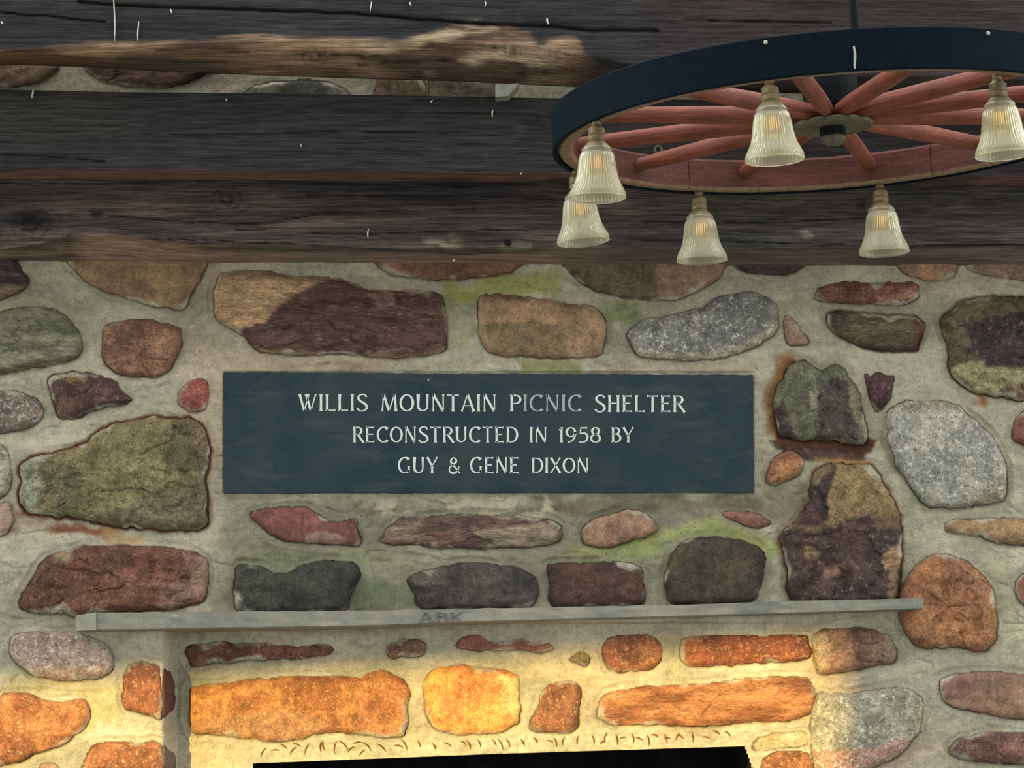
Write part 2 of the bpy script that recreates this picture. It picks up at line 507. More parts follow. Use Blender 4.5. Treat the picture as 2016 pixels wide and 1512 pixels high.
S('r', .036, (78, 58, 54), (56, 44, 46), '1597,950 1606,922 1628,913 1670,911 1715,914 1747,962 1767,1003 1778,1050 1772,1126 1764,1185 1660,1190 1561,1186 1549,1126 1536,1060 1566,1022 1592,986',
  (('1640,905 1715,908 1750,965 1772,1012 1700,1010 1660,1020 1642,1040 1628,1030 1636,960', (146, 122, 74), .9), ('1690,985 1770,990 1775,1040 1730,1040', (122, 98, 62), .6), ('1546,1032 1600,1036 1650,1010 1660,1030 1580,1052', (116, 92, 58), .6), ('1594,940 1606,916 1632,918 1600,960', (128, 106, 68), .7), ('1730,1095 1762,1070 1770,1110 1745,1120', (150, 118, 76), .9), ('1585,1078 1610,1080 1618,1100 1590,1102', (132, 108, 70), .75), ('1615,1118 1655,1108 1650,1130 1622,1136', (138, 100, 76), .7), ('1752,1120 1770,1110 1766,1180 1750,1175', (140, 112, 76), .6)), 'tall dark stone with tan veins standing on the mantel shelf', 3)
S('r', .034, (166, 110, 62), (136, 86, 52), '1778,1150 1799,1115 1833,1091 1861,1088 1913,1108 1948,1147 1965,1209 1962,1259 1941,1280 1871,1275 1806,1274 1774,1223 1770,1190',
  (('1870,1100 1930,1130 1950,1180 1910,1160 1880,1130', (150, 100, 74), .6),), 'big rounded orange stone behind the right end of the shelf', 2.5)
S('s', .020, (152, 120, 80), (124, 98, 66), '1858,1034 1878,1021 1941,1021 2020,1021 2070,1025 2075,1070 2020,1077 1969,1071 1924,1055 1865,1049')
S('s', .020, (146, 94, 66), (116, 76, 58), '1991,851 1997,823 2020,805 2060,800 2070,870 2050,895 2018,878 1994,868')
S('s', .020, (154, 104, 66), (124, 84, 56), '1998,1143 2018,1127 2060,1120 2070,1190 2040,1210 2016,1195 2000,1175')
S('r', .022, (132, 98, 76), (108, 78, 64), '1599,1265 1611,1242 1663,1233 1715,1238 1753,1254 1766,1282 1757,1306 1698,1319 1646,1327 1611,1323',
  (('1598,1250 1625,1245 1625,1320 1600,1320', (150, 136, 104), .6), ('1740,1250 1768,1275 1755,1310 1738,1300', (150, 138, 112), .5)), 'red brown stone under the right part of the shelf')
S('g', .030, (150, 146, 124), (128, 124, 106), '1596,1404 1611,1364 1663,1365 1733,1356 1785,1352 1816,1369 1821,1393 1814,1435 1785,1473 1750,1500 1663,1540 1611,1540 1596,1473',
  (('1600,1478 1700,1472 1800,1450 1780,1500 1680,1545 1600,1545', (172, 118, 98), .7), ('1790,1380 1824,1385 1812,1440 1790,1440', (150, 128, 80), .5)), 'grey speckled stone with pink lower edge in the bottom right', 2.5)
S('s', .022, (152, 114, 88), (126, 94, 74), '1849,1338 1871,1329 1941,1320 2020,1329 2070,1335 2075,1405 2020,1418 1958,1409 1897,1397 1853,1376',
  (('1845,1330 1895,1330 1920,1348 1905,1378 1850,1378', (122, 82, 74), .8),), 'long pinkish brown stone at the right edge')
S('r', .022, (136, 92, 78), (104, 70, 64), '1867,1473 1889,1453 1958,1441 2020,1442 2070,1446 2075,1500 2020,1508 1976,1503 1906,1496 1872,1486')
# left side of the wall
S('b', .026, (126, 124, 102), (98, 100, 84), '-60,625 0,613 21,608 52,603 108,608 135,625 153,649 163,677 156,705 104,719 35,731 0,738 -60,745',
  (('-60,722 20,722 100,708 160,690 160,712 100,726 0,745 -60,745', (96, 74, 62), .75),), 'grey green banded stone cut by the left edge', 2.5)
S('r', .024, (138, 98, 70), (114, 78, 60), '200,681 205,648 222,635 285,628 333,637 358,649 358,684 333,726 309,742 250,740 222,726 203,705', (), 'reddish brown rounded stone on the left')
S('g', .022, (118, 102, 92), (84, 72, 68), '-60,765 0,767 35,769 69,781 86,799 83,823 59,843 17,851 -60,853', (), 'grey purple stone at the left edge')
S('r', .024, (98, 70, 62), (74, 54, 52), '97,745 115,735 167,736 219,747 238,767 262,788 243,796 208,802 156,819 122,826 108,802',
  (('130,734 170,736 165,750 135,752', (168, 130, 72), .6), ('104,738 130,734 126,748 104,756', (96, 66, 38), .7)), 'dark purple wedge stone on the left', 3)
S('r', .020, (170, 88, 72), (140, 70, 58), '348,785 354,766 378,747 404,744 412,764 409,792 399,808 378,812 356,802', (), 'small bright red stone left of the plaque')
S('r', .040, (122, 114, 72), (92, 88, 58), '36,920 69,898 122,885 156,875 194,851 240,834 295,819 326,823 378,828 399,844 416,882 411,917 404,940 408,985 410,1028 400,1040 312,1044 243,1038 156,1021 62,1010 40,985 38,950',
  (('36,915 80,900 90,960 70,1000 40,985', (136, 140, 116), .75), ('300,960 400,950 408,1040 310,1044 200,1030 260,990', (98, 86, 66), .7), ('380,830 412,860 412,920 385,900', (104, 84, 64), .7)), 'large olive green stone with rust edges left of the plaque', 3)
S('g', .018, (142, 138, 118), (118, 116, 100), '-60,865 0,872 17,886 23,917 20,958 0,981 -60,985')
S('s', .018, (154, 130, 108), (130, 108, 92), '-60,985 0,990 20,989 27,1018 17,1042 0,1055 -60,1060')
S('r', .026, (114, 72, 50), (92, 58, 44), '38,1188 49,1161 76,1110 111,1089 156,1075 226,1072 302,1077 365,1081 408,1098 413,1126 401,1181 340,1199 191,1207 149,1213 87,1209 45,1202',
  (('360,1082 412,1096 416,1130 400,1184 370,1180 378,1130', (150, 114, 96), .75), ('320,1145 372,1140 370,1190 300,1195', (132, 98, 84), .75), ('105,1088 140,1080 135,1105 105,1108', (150, 130, 96), .6)), 'long rust brown stone above the left end of the shelf')
S('s', .016, (126, 72, 66), (104, 60, 58), '493,1018 503,1004 562,996 611,999 635,1015 658,1028 700,1021 705,1040 708,1073 660,1071 562,1066 521,1043',
  (('600,1050 660,1048 680,1072 600,1070', (160, 130, 116), .5),), 'red stone with a waist under the plaque')
S('b', .016, (110, 82, 74), (90, 70, 64), '750,1063 764,1037 799,1019 903,1013 1007,1015 1077,1020 1107,1036 1104,1065 1077,1076 990,1079 886,1076 757,1069',
  (('930,1045 1100,1030 1100,1070 1040,1078 980,1075', (152, 140, 112), .65), ('755,1040 830,1025 835,1060 760,1066', (130, 116, 98), .55)), 'long lichen spotted brown stone under the plaque', 2.5)
S('s', .018, (154, 118, 90), (124, 92, 72), '1143,1060 1147,1039 1181,1016 1233,1005 1268,1011 1300,1039 1278,1055 1229,1068 1195,1077 1152,1074', (), 'pale orange pointed stone under the plaque')
S('s', .010, (138, 92, 72), (118, 82, 66), '1420,1008 1455,1004 1490,1010 1520,1030 1493,1040 1451,1029 1424,1018')
S('d', .024, (46, 47, 44), (62, 62, 54), '462,1116 479,1110 514,1113 535,1127 562,1130 590,1113 642,1103 694,1105 712,1133 684,1181 672,1204 476,1208 460,1161', (), 'blackened stone on the left of the shelf')
S('d', .024, (76, 70, 64), (58, 55, 54), '800,1140 834,1122 903,1109 972,1109 1028,1120 1056,1138 1059,1174 1030,1198 834,1200 816,1174 806,1154',
  (('800,1125 870,1115 880,1150 810,1150', (96, 88, 74), .6),), 'sooty grey stone on the middle of the shelf')
S('d', .026, (84, 56, 48), (66, 48, 44), '1078,1117 1108,1107 1233,1109 1262,1117 1267,1150 1259,1192 1090,1196 1082,1150', (), 'dark red blocky stone on the shelf')
S('d', .028, (74, 65, 52), (60, 54, 46), '1309,1133 1320,1092 1340,1069 1378,1057 1430,1060 1483,1072 1508,1091 1505,1126 1495,1157 1474,1188 1326,1190 1313,1160',
  (('1300,1070 1345,1060 1330,1120 1305,1130', (84, 86, 52), .6),), 'dark brown rounded stone at the right on the shelf')
# below the shelf, left of the fireplace
S('g', .024, (160, 132, 116), (138, 112, 98), '19,1265 28,1246 87,1240 156,1247 206,1265 224,1293 220,1320 194,1337 122,1339 69,1331 33,1310 19,1289', (), 'pinkish grey oval stone under the left end of the shelf')
S('f', .024, (164, 102, 50), (128, 74, 38), '-60,1368 0,1369 12,1364 52,1363 97,1379 167,1379 180,1407 167,1435 122,1466 62,1490 21,1506 -60,1512', (), 'orange sunlit stone at the lower left edge')
S('f', .012, (136, 78, 46), (110, 60, 38), '243,1331 253,1311 278,1302 306,1306 317,1316 319,1414 299,1408 250,1399 240,1369', (), 'rusty sunlit corner stone beside the fireplace')
S('f', .012, (154, 94, 50), (126, 74, 40), '165,1500 180,1471 208,1458 278,1461 316,1462 319,1545 160,1545')
S('s', .012, (150, 120, 96), (130, 100, 84), '66,1530 74,1510 83,1502 104,1501 115,1509 118,1540 70,1545')
# fireplace panel
S('r', .010, (120, 72, 56), (98, 60, 50), '366,1275 392,1270 434,1263 469,1265 521,1266 590,1273 642,1268 656,1280 625,1293 521,1298 451,1306 377,1312 368,1293', (), 'thin red stone at the top left of the fireplace', 3)
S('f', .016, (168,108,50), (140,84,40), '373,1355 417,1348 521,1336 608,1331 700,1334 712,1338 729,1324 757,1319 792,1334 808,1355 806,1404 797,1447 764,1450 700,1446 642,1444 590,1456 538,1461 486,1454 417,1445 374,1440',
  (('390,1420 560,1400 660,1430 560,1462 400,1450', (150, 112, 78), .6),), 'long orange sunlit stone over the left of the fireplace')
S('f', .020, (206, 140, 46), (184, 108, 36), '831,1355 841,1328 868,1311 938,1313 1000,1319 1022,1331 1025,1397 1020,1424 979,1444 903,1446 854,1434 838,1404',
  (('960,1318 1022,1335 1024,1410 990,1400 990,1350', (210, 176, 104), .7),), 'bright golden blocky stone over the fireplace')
S('f', .016, (136, 86, 54), (112, 68, 44), '1043,1424 1059,1393 1064,1365 1084,1346 1134,1340 1145,1355 1143,1386 1135,1438 1077,1443 1047,1437', (), 'small upright brown stone over the fireplace')
S('r', .012, (122, 86, 64), (98, 70, 56), '760,1272 771,1262 809,1257 837,1262 841,1275 827,1293 775,1295 764,1285', (), None, 2.5)
S('s', .009, (140, 84, 62), (118, 72, 58), '894,1270 910,1254 941,1250 959,1261 993,1265 1021,1259 1052,1268 1080,1264 1092,1278 1073,1286 1025,1281 955,1281 910,1281', (), 'thin reddish stone at the top of the fireplace')
S('r', .008, (138, 118, 72), (104, 92, 62), '1122,1298 1138,1284 1157,1287 1166,1297 1153,1315 1140,1308', (), None, 2.5)
S('f', .014, (136, 84, 52), (108, 66, 46), '1187,1275 1199,1255 1233,1250 1282,1251 1304,1268 1303,1299 1285,1316 1223,1323 1199,1316 1189,1296',
  (('1187,1262 1210,1256 1222,1290 1215,1322 1190,1300', (136, 76, 58), .7),), 'orange brown blocky stone at the top of the fireplace')
S('f', .014, (140, 74, 42), (108, 58, 40), '1338,1275 1346,1258 1385,1250 1490,1250 1585,1250 1594,1258 1595,1296 1524,1303 1438,1310 1361,1312 1343,1300', (), 'long orange stone at the top right of the fireplace')
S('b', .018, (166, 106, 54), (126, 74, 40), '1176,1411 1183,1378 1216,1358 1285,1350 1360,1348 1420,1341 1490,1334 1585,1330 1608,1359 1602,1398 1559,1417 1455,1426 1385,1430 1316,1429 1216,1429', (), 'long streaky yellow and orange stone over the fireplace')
S('s', .006, (168, 150, 112), (156, 138, 102), '1480,1470 1492,1452 1530,1442 1585,1440 1594,1455 1590,1468 1520,1474 1490,1480')
S('f', .012, (150, 90, 50), (124, 74, 44), '1500,1495 1524,1479 1592,1481 1596,1540 1500,1545')

lint = interp([(-200, 1527), (498, 1503), (980, 1484), (1466, 1469), (2200, 1445)])
JAM = interp([(1200, 1462), (1469, 1466), (1490, 1474), (1515, 1482), (1560, 1490), (3200, 1490)])


def depth_off(px, py):
    """how far behind the main face the fireplace panel lies"""
    px = np.asarray(px, float); py = np.asarray(py, float)
    d = 0.12 * (1602 - px) / (1602 - 350)
    d = np.where(px < 348, 0.12 * sstep(318, 350, px), d)
    d = np.where((px > 317) & (px < 1602), np.clip(d, 0, 0.12), 0)
    return d * sstep(1222, 1230, py)


# ---- wall: mortar face as one relief, with the stones laid in it
def arr(a, b, s): return np.arange(a, b, s, dtype=float)


cols = np.concatenate([arr(-2600, -60, 160), arr(-60, 2076, 3), arr(2076, 4700, 160)])
rows = np.concatenate([arr(-560, 80, 40), arr(80, 205, 4), arr(205, 490, 15), arr(490, 1200, 3), arr(1200, 1250, 2), arr(1250, 1560, 3), arr(1560, 2980, 60)])
GX, GY = np.meshgrid(cols, rows)
gx, gy = GX.ravel(), GY.ravel()
near = np.full(gx.shape, 1e6); groove = np.zeros(gx.shape)
stain = np.zeros(gx.shape + (4,))          # rgb + weight of stains round single stones
outlines = []
for k, s in enumerate(ST):
    o = smooth_outline(s['pts'], 5.0)
    c = o.mean(0)
    n = len(o)
    t = np.roll(o, -1, 0) - np.roll(o, 1, 0)
    nr = np.stack([t[:, 1], -t[:, 0]], 1) / (np.linalg.norm(t, axis=1)[:, None] + 1e-9)
    w = (fbm(o[:, 0], o[:, 1], 16, k + 3, 3) - 0.5) * 2 * s['rag'] * 2.0 + (fbm(o[:, 0], o[:, 1], 55, k + 19, 2) - 0.5) * 2 * s['rag'] * 1.3
    o = o + nr * w[:, None]
    s['o'] = o
    x0, y0 = o.min(0) - 45; x1, y1 = o.max(0) + 45
    m = np.nonzero((gx > x0) & (gx < x1) & (gy > y0) & (gy < y1))[0]
    if len(m):
        d = sdf(gx[m], gy[m], o)
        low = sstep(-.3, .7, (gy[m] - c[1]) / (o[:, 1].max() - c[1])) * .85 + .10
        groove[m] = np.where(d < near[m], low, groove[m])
        near[m] = np.minimum(near[m], d)
        s['m'], s['d'] = m, d

# height of the mortar towards the viewer
h = (fbm(gx, gy, 90, 1, 4, 1, 1.4) - 0.5) * 0.012 + (fbm(gx, gy, 22, 5, 3, 0.6, 1.2) - 0.5) * 0.004
h += 0.008 * fbm(gx, gy, 60, 97, 2) * np.exp(-np.clip(near, 0, None) / 14) - 0.009 * groove * np.exp(-(near / 2.2) ** 2)
h = np.where(near < -2, np.clip(-0.004 + near * 0.004, -0.03, 0), h)
# flat bed round the plaque, beam seat and shelf
pl = np.maximum(np.abs(gx - 961) - 522, np.abs(gy - 852) - 120)
h = np.where(pl < 0, np.minimum(h, -0.002), h + 0.005 * np.exp(-np.clip(pl, 0, None) / 6))
# trowel ridges
h += 0.0022 * np.abs(np.sin((gx * 0.5 + gy * 1.3) / 17 + 6 * fbm(gx, gy, 140, 9, 2))) * sstep(6, 30, near)
ri = 13 + 9 * (fbm(gx, gy, 70, 83, 2) - .5)
h += 0.0045 * np.exp(-((near - ri) / 3.5) ** 2) * sstep(.42, .62, fbm(gx, gy, 90, 88, 3))
sw = np.abs(fbm(gx, gy, 70, 93, 3, .7, 1.3) - .5)
h += 0.004 * sstep(.0, .05, sw) * sstep(4, 20, near)
h *= sstep(495, 505, gy) * 0.6 + 0.4

# colour of the mortar, with its own stains
base = lin((172, 168, 150)); alt = lin((154, 152, 134)); warm = lin((176, 160, 138))
f1 = fbm(gx, gy, 120, 21, 4, 1, 1.5)[:, None]; f2 = fbm(gx, gy, 240, 25, 3)[:, None]
col = base + (alt - base) * sstep(0.35, 0.65, f1)
col = col + (warm - col) * sstep(0.5, 0.75, f2) * 0.6
wx = gx + (fbm(gx, gy, 50, 31, 3) - 0.5) * 60; wy = gy + (fbm(gx, gy, 50, 37, 3) - 0.5) * 40


def blot(pts, c, w, soft=14, rough=0.0):
    global col
    p = poly(pts)
    x0, y0 = p.min(0) - 90; x1, y1 = p.max(0) + 90
    m = np.nonzero((gx > x0) & (gx < x1) & (gy > y0) & (gy < y1))[0]
    d = sdf(wx[m], wy[m], p)
    ww = w * sstep(soft, -soft, d)
    if rough: ww = ww * sstep(0.5 - rough, 0.5 + rough * 0.5, fbm(gx[m], gy[m], 40, 44, 4, 0.6, 1.2))
    col[m] += (lin(c) - col[m]) * ww[:, None]


blot('440,975 1500,975 1500,1200 430,1200', (112, 112, 98), .75, 30)
blot('700,978 1500,978 1500,1010 1120,1012 700,1012', (104, 96, 80), .85, 8, .25)
blot('720,975 1100,975 1100,1012 720,1012', (196, 190, 166), .5, 6, .02)
blot('440,702 900,708 1240,710 1490,708 1490,735 440,735', (150, 134, 116), .6, 6, .3)
blot('870,545 940,560 1010,530 1090,540 1095,590 1000,580 880,600', (146, 150, 84), .85, 14)
blot('1040,530 1090,520 1110,580 1060,590', (142, 150, 96), .7, 12)
blot('1180,590 1250,590 1255,640 1190,650', (124, 138, 92), .8, 12)
blot('1020,708 1150,708 1145,738 1025,735', (122, 128, 76), .75, 8)
blot('880,590 930,600 930,690 885,690', (150, 150, 112), .5, 12)
blot('1150,1070 1300,1050 1320,1080 1300,1100 1100,1105', (120, 132, 72), .8, 14)
blot('1310,1040 1410,1020 1530,1060 1540,1090 1400,1050 1310,1065', (142, 150, 92), .8, 12)
blot('440,1080 560,1085 760,1080 800,1110 720,1130 560,1128 450,1110', (120, 126, 92), .6, 16)
blot('690,1140 790,1150 820,1200 690,1200', (84, 96, 72), .7, 14)
blot('880,985 900,1080 1300,1080 1300,1110 720,1110', (150, 148, 126), .35, 20)
blot('1735,850 1755,860 1830,1010 1800,1010 1740,900', (118, 126, 88), .6, 10)
blot('1900,1020 1990,1130 2016,1300 1970,1250', (150, 156, 118), .4, 20)
blot('20,1340 190,1345 320,1330 300,1300 240,1300 230,1420 170,1440 160,1370 20,1355', (150, 140, 84), .45, 14)
blot('60,520 130,520 120,545 60,560', (168, 160, 140), .4, 14)
blot('340,1228 1605,1222 1605,1248 340,1256', (172, 160, 138), .6, 6)
# rust that has bled out of single stones
RUSTY = {'blocky olive and black stone with rust halo right of plaque': (15, (130, 96, 58), 1.0), 'large olive green stone with rust edges left of the plaque': (5, (96, 58, 36), 1.0),
         'dark olive stone with rusty right edge': (3, (92, 56, 36), .7), 'large olive stone with dark purple centre at right edge': (3, (84, 56, 34), .8),
         'tall dark stone with tan veins standing on the mantel shelf': (5, (108, 80, 50), .8), 'dark purple wedge stone on the left': (2, (100, 70, 44), .6)}
for s in ST:
    if s['label'] in RUSTY and 'm' in s:
        r, c, w = RUSTY[s['label']]
        m, d = s['m'], s['d'] + (fbm(gx[s['m']], gy[s['m']], 18, 61, 3) - 0.5) * r * 1.6
        ww = w * sstep(r * 1.7, r * 0.3, d)
        if r > 10: ww = ww * np.clip(sstep(1590, 1545, gx[m]) + sstep(855, 872, gy[m]), .12, 1)
        col[m] += (lin(c) - col[m]) * ww[:, None]
        if r > 10:
            ww = sstep(9, 2, d + (gx[m] - 1530) * 0.03 - (gy[m] > 866) * 16)
            col[m] += (lin((70, 42, 34)) - col[m]) * (0.9 * ww)[:, None] * ((gx[m] < 1590) | (gy[m] > 860))[:, None]
blot('1530,690 1560,695 1550,720 1530,800 1520,860 1515,800', (128, 96, 60), .75, 10)
blot('1540,878 1700,885 1708,905 1590,912 1545,895', (62, 42, 42), .9, 5)
blot('1590,905 1715,900 1715,918 1640,915', (160, 124, 76), .8, 6)
blot('1515,960 1590,950 1590,1000 1545,1040 1500,1010', (112, 100, 80), .6, 12)
blot('20,1000 60,1015 160,1030 250,1046 230,1060 60,1036 10,1040', (120, 66, 36), .9, 6, .3)
blot('200,1046 290,1050 290,1075 215,1072', (170, 132, 78), .6, 10)
blot('1905,770 1940,785 1935,812 1920,800', (136, 84, 40), .8, 6)
# dirt in the open joint that follows each stone
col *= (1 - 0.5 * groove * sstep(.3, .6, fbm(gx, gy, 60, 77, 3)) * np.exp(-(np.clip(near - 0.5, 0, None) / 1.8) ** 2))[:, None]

yy = YW + depth_off(gx, gy) - h
V = P(gx, gy, yy)
F = grid_faces(len(rows), len(cols))
fx = gx[F].mean(1); fy = gy[F].mean(1)
hole = (fx > 498) & (fx < JAM(fy)) & (fy > lint(fx))
F = F[~hole]
# the rim of the hole follows the lintel line exactly
e = (np.abs(gy - lint(gx)) < 2.0) & (gx > 495) & (gx < 1470)
V[e] = P(gx[e], lint(gx[e]), yy[e])
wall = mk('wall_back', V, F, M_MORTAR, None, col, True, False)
tag(wall, 'rubble stone chimney wall with grey lime mortar', kind='structure')

# firebox
path = [(498, 2960), (498, 1503)] + [(x, float(lint(x))) for x in range(560, 1460, 60)] + [(1466, 1469), (1474, 1490), (1482, 1515), (1490, 1560), (1490, 2960)]
pa = np.array(path, float)
po = depth_off(pa[:, 0], pa[:, 1])
pe = pa.copy(); pe[:, 1] = np.where(pa[:, 1] < 1540, pa[:, 1] - 7, pa[:, 1]); pe[pa[:, 0] <= 498, 0] -= 7; pe[pa[:, 0] >= 1466, 0] += 8
front = P(pe[:, 0], pe[:, 1], YW + po + 0.014)
back = front.copy(); back[:, 1] = 7.95
n = len(pa)
fb = mk('firebox', np.vstack([front, back]), [[i, i + 1, n + i + 1, n + i] for i in range(n - 1)] + [[n + i for i in range(n)]], M_SOOT, wall, smooth=False)
tag(fb, 'soot black firebox behind the sunlit lintel')

# thin tool marks pressed in the lintel mortar
M_MARK = plain_mat('mark_dirt', (92, 60, 30), 0.9, 0.1)
marks_v, marks_f = [], []
MK = '519,1482,12,60 542,1478,9,0 558,1470,9,-35 584,1467,9,-20 578,1478,11,50 605,1475,13,70 633,1470,12,88 638,1468,11,100 661,1472,13,80 676,1468,14,-45 692,1475,9,40 704,1463,9,10 722,1470,13,-45 714,1482,10,45 750,1472,13,-40 785,1470,10,-15 795,1466,13,-60 824,1464,8,-65 854,1470,9,-60 880,1466,10,-25 912,1463,8,-40 922,1466,11,-65 943,1464,9,-68 973,1463,8,-60 985,1466,12,-65 1000,1463,9,-68 1028,1462,9,-60 1054,1458,8,-62 1083,1460,7,-20 1093,1462,10,-75 1110,1459,9,75 1138,1457,9,85 1167,1456,10,-75 1187,1462,7,25 1193,1452,11,75 1213,1456,11,-82 1227,1453,7,10 1245,1454,11,-82 1258,1455,8,-20 1275,1457,12,-80 1290,1449,8,-25 1310,1455,10,-70 1314,1454,7,0 1335,1450,9,60 1340,1451,8,-35 1362,1451,12,-82 1390,1453,9,-10 1410,1443,10,-30 1432,1445,9,-40'
for t in MK.split():
    x, y, L, a = [float(q) for q in t.split(',')]
    a = R(a); b0 = len(marks_v)
    K = 7
    for i in range(K):
        u = i / (K - 1) * 2 - 1
        bx, by = u * L, -(1 - u * u) * L * 0.22
        w = 1.25 * (1 - u * u) + 0.25
        for sgn in (-1, 1):
            qx, qy = bx, by + sgn * w
            X = x + qx * math.cos(a) + qy * math.sin(a); Yp = y - qx * math.sin(a) + qy * math.cos(a)
            marks_v.append((X, Yp))
    for i in range(K - 1):
        marks_f.append([b0 + 2 * i, b0 + 2 * i + 1, b0 + 2 * i + 3, b0 + 2 * i + 2])
mv = np.array(marks_v)
# lie them on the mortar: sample the wall relief
ix = np.clip(np.searchsorted(cols, mv[:, 0]), 1, len(cols) - 1); iy = np.clip(np.searchsorted(rows, mv[:, 1]), 1, len(rows) - 1)
hh = yy.reshape(GX.shape)
hs = np.minimum.reduce([hh[iy, ix], hh[iy - 1, ix], hh[iy, ix - 1], hh[iy - 1, ix - 1]])
mo = mk('mortar_mark', P(mv[:, 0], mv[:, 1], hs - 0.0006), marks_f, M_MARK, wall, smooth=False)
tag(mo, 'row of small curved tool marks in the lintel mortar', kind='stuff')

# ---- stones
for k, s in enumerate(ST):
    o = s['o']; H = s['H'] * .85
    c = o.mean(0)
    n = len(o)
    rad = np.percentile(np.linalg.norm(o - c, axis=1), 40)
    K = int(np.clip(rad / 4.5, 7, 30))
    u = np.linspace(0, 1, K) ** 1.25
    sc_ = np.concatenate([1 - u * 0.96])
    pts = [o] ; 
    ring = [c + (o - c) * q for q in sc_]
    A = np.vstack(ring)
    d = np.clip(-sdf(A[:, 0], A[:, 1], o), 0, None)
    d[:n] = 0
    rr = min(5.5, rad * 0.25)
    prof = 1 - np.exp(-d / rr)
    fin = sstep(0, 10, d)
    rel = (fbm(A[:, 0], A[:, 1], 60, k, 3) - 0.5) * 0.018 + (fbm(A[:, 0], A[:, 1], 16, k + 7, 3, .8, 1.2) - 0.5) * (0.011 if s['kind'] in 'rb' else 0.008)
    if s['kind'] in 'rb':
        # split, facetted faces
        rid = np.abs(fbm(A[:, 0], A[:, 1], 46, k + 13, 3, .7, 1.1) - 0.5)
        rel += 0.006 * sstep(0.0, 0.05, rid) - 0.005
    hgt = 0.001 + H * prof * (0.92 + 0.16 * (fbm(A[:, 0], A[:, 1], 120, k + 2, 2))) + rel * fin * min(1, H / 0.02)
    hgt[:n] = -0.002
    Y = YW + depth_off(np.full(len(A), c[0]) if s['o'][:, 0].max() < 322 else A[:, 0], A[:, 1]) - hgt
    # colour
    c1, c2 = lin(s['c1']), lin(s['c2'])
    sy = 1.6 if s['kind'] == 'b' else 1.0
    f = fbm(A[:, 0], A[:, 1], 55, k + 5, 4, 1.0 / sy, sy)
    cc = c1 + (c2 - c1) * sstep(0.36, 0.64, f)[:, None]
    wxx = A[:, 0] + (fbm(A[:, 0], A[:, 1], 26, k + 41, 4) - 0.5) * 28; wyy = A[:, 1] + (fbm(A[:, 0], A[:, 1], 26, k + 47, 4) - 0.5) * 22
    for pp, pc, pw in s['patches']:
        dd = sdf(wxx, wyy, poly(pp))
        cc = cc + (lin(pc) - cc) * (pw * sstep(3, -3, dd))[:, None]
    cc = cc * (0.86 + 0.28 * fbm(A[:, 0], A[:, 1], 12, k + 9, 3))[:, None]
    cc[:n] *= 0.8
    sm = sstep(8, 0, d + (fbm(A[:, 0], A[:, 1], 44, k + 61, 3) - .37) * 46) * .7
    cc = cc + (base - cc) * sm[:, None]
    g = cc.mean(1)[:, None]; cc = (g + (cc - g) * .80) * 1.12
    # dusty mortar smear at the very edge
    V = P(A[:, 0], A[:, 1], Y)
    sk = P(o[:, 0], o[:, 1], YW + depth_off(o[:, 0], o[:, 1]) + 0.02)
    V = np.vstack([sk, V])
    cc = np.vstack([cc[:n], cc])
    Fq = grid_faces(K + 1, n, True).tolist()
    last = K * n
    Fq.append([last + i for i in range(n)])
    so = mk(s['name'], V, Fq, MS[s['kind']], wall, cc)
    if s['label']: so['label'] = s['label']

# the side of the corner stones, on the left pier's return, shade put into their colour
for pts, c1, lab in (('319,1316 340,1321 347,1345 348,1369 344,1397 330,1410 319,1413', (92, 58, 56), 'dark purple side of the corner stone, shade put into its colour'), ('320,1466 334,1474 347,1487 352,1545 320,1545', (104, 92, 82), None)):
    o = smooth_outline(poly(pts), 4)
    c = o.mean(0); n = len(o)
    A = np.vstack([c + (o - c) * q for q in (1, .93, .8, .6, .35, .1)])
    d = np.clip(-sdf(A[:, 0], A[:, 1], o), 0, None)
    Y = YW + depth_off(A[:, 0], A[:, 1]) - 0.014 * (1 - np.exp(-d / 4)) - (fbm(A[:, 0], A[:, 1], 14, 3) - .5) * .004
    Y[:n] = YW + depth_off(o[:, 0], o[:, 1]) + 0.01
    cc = lin(c1)[None] * (0.7 + 0.6 * fbm(A[:, 0], A[:, 1], 18, 71, 3))[:, None]
    so = mk('stone', P(A[:, 0], A[:, 1], Y), grid_faces(6, n, True).tolist() + [[5 * n + i for i in range(n)]], MS['s'], wall, cc)
    if lab: so['label'] = lab

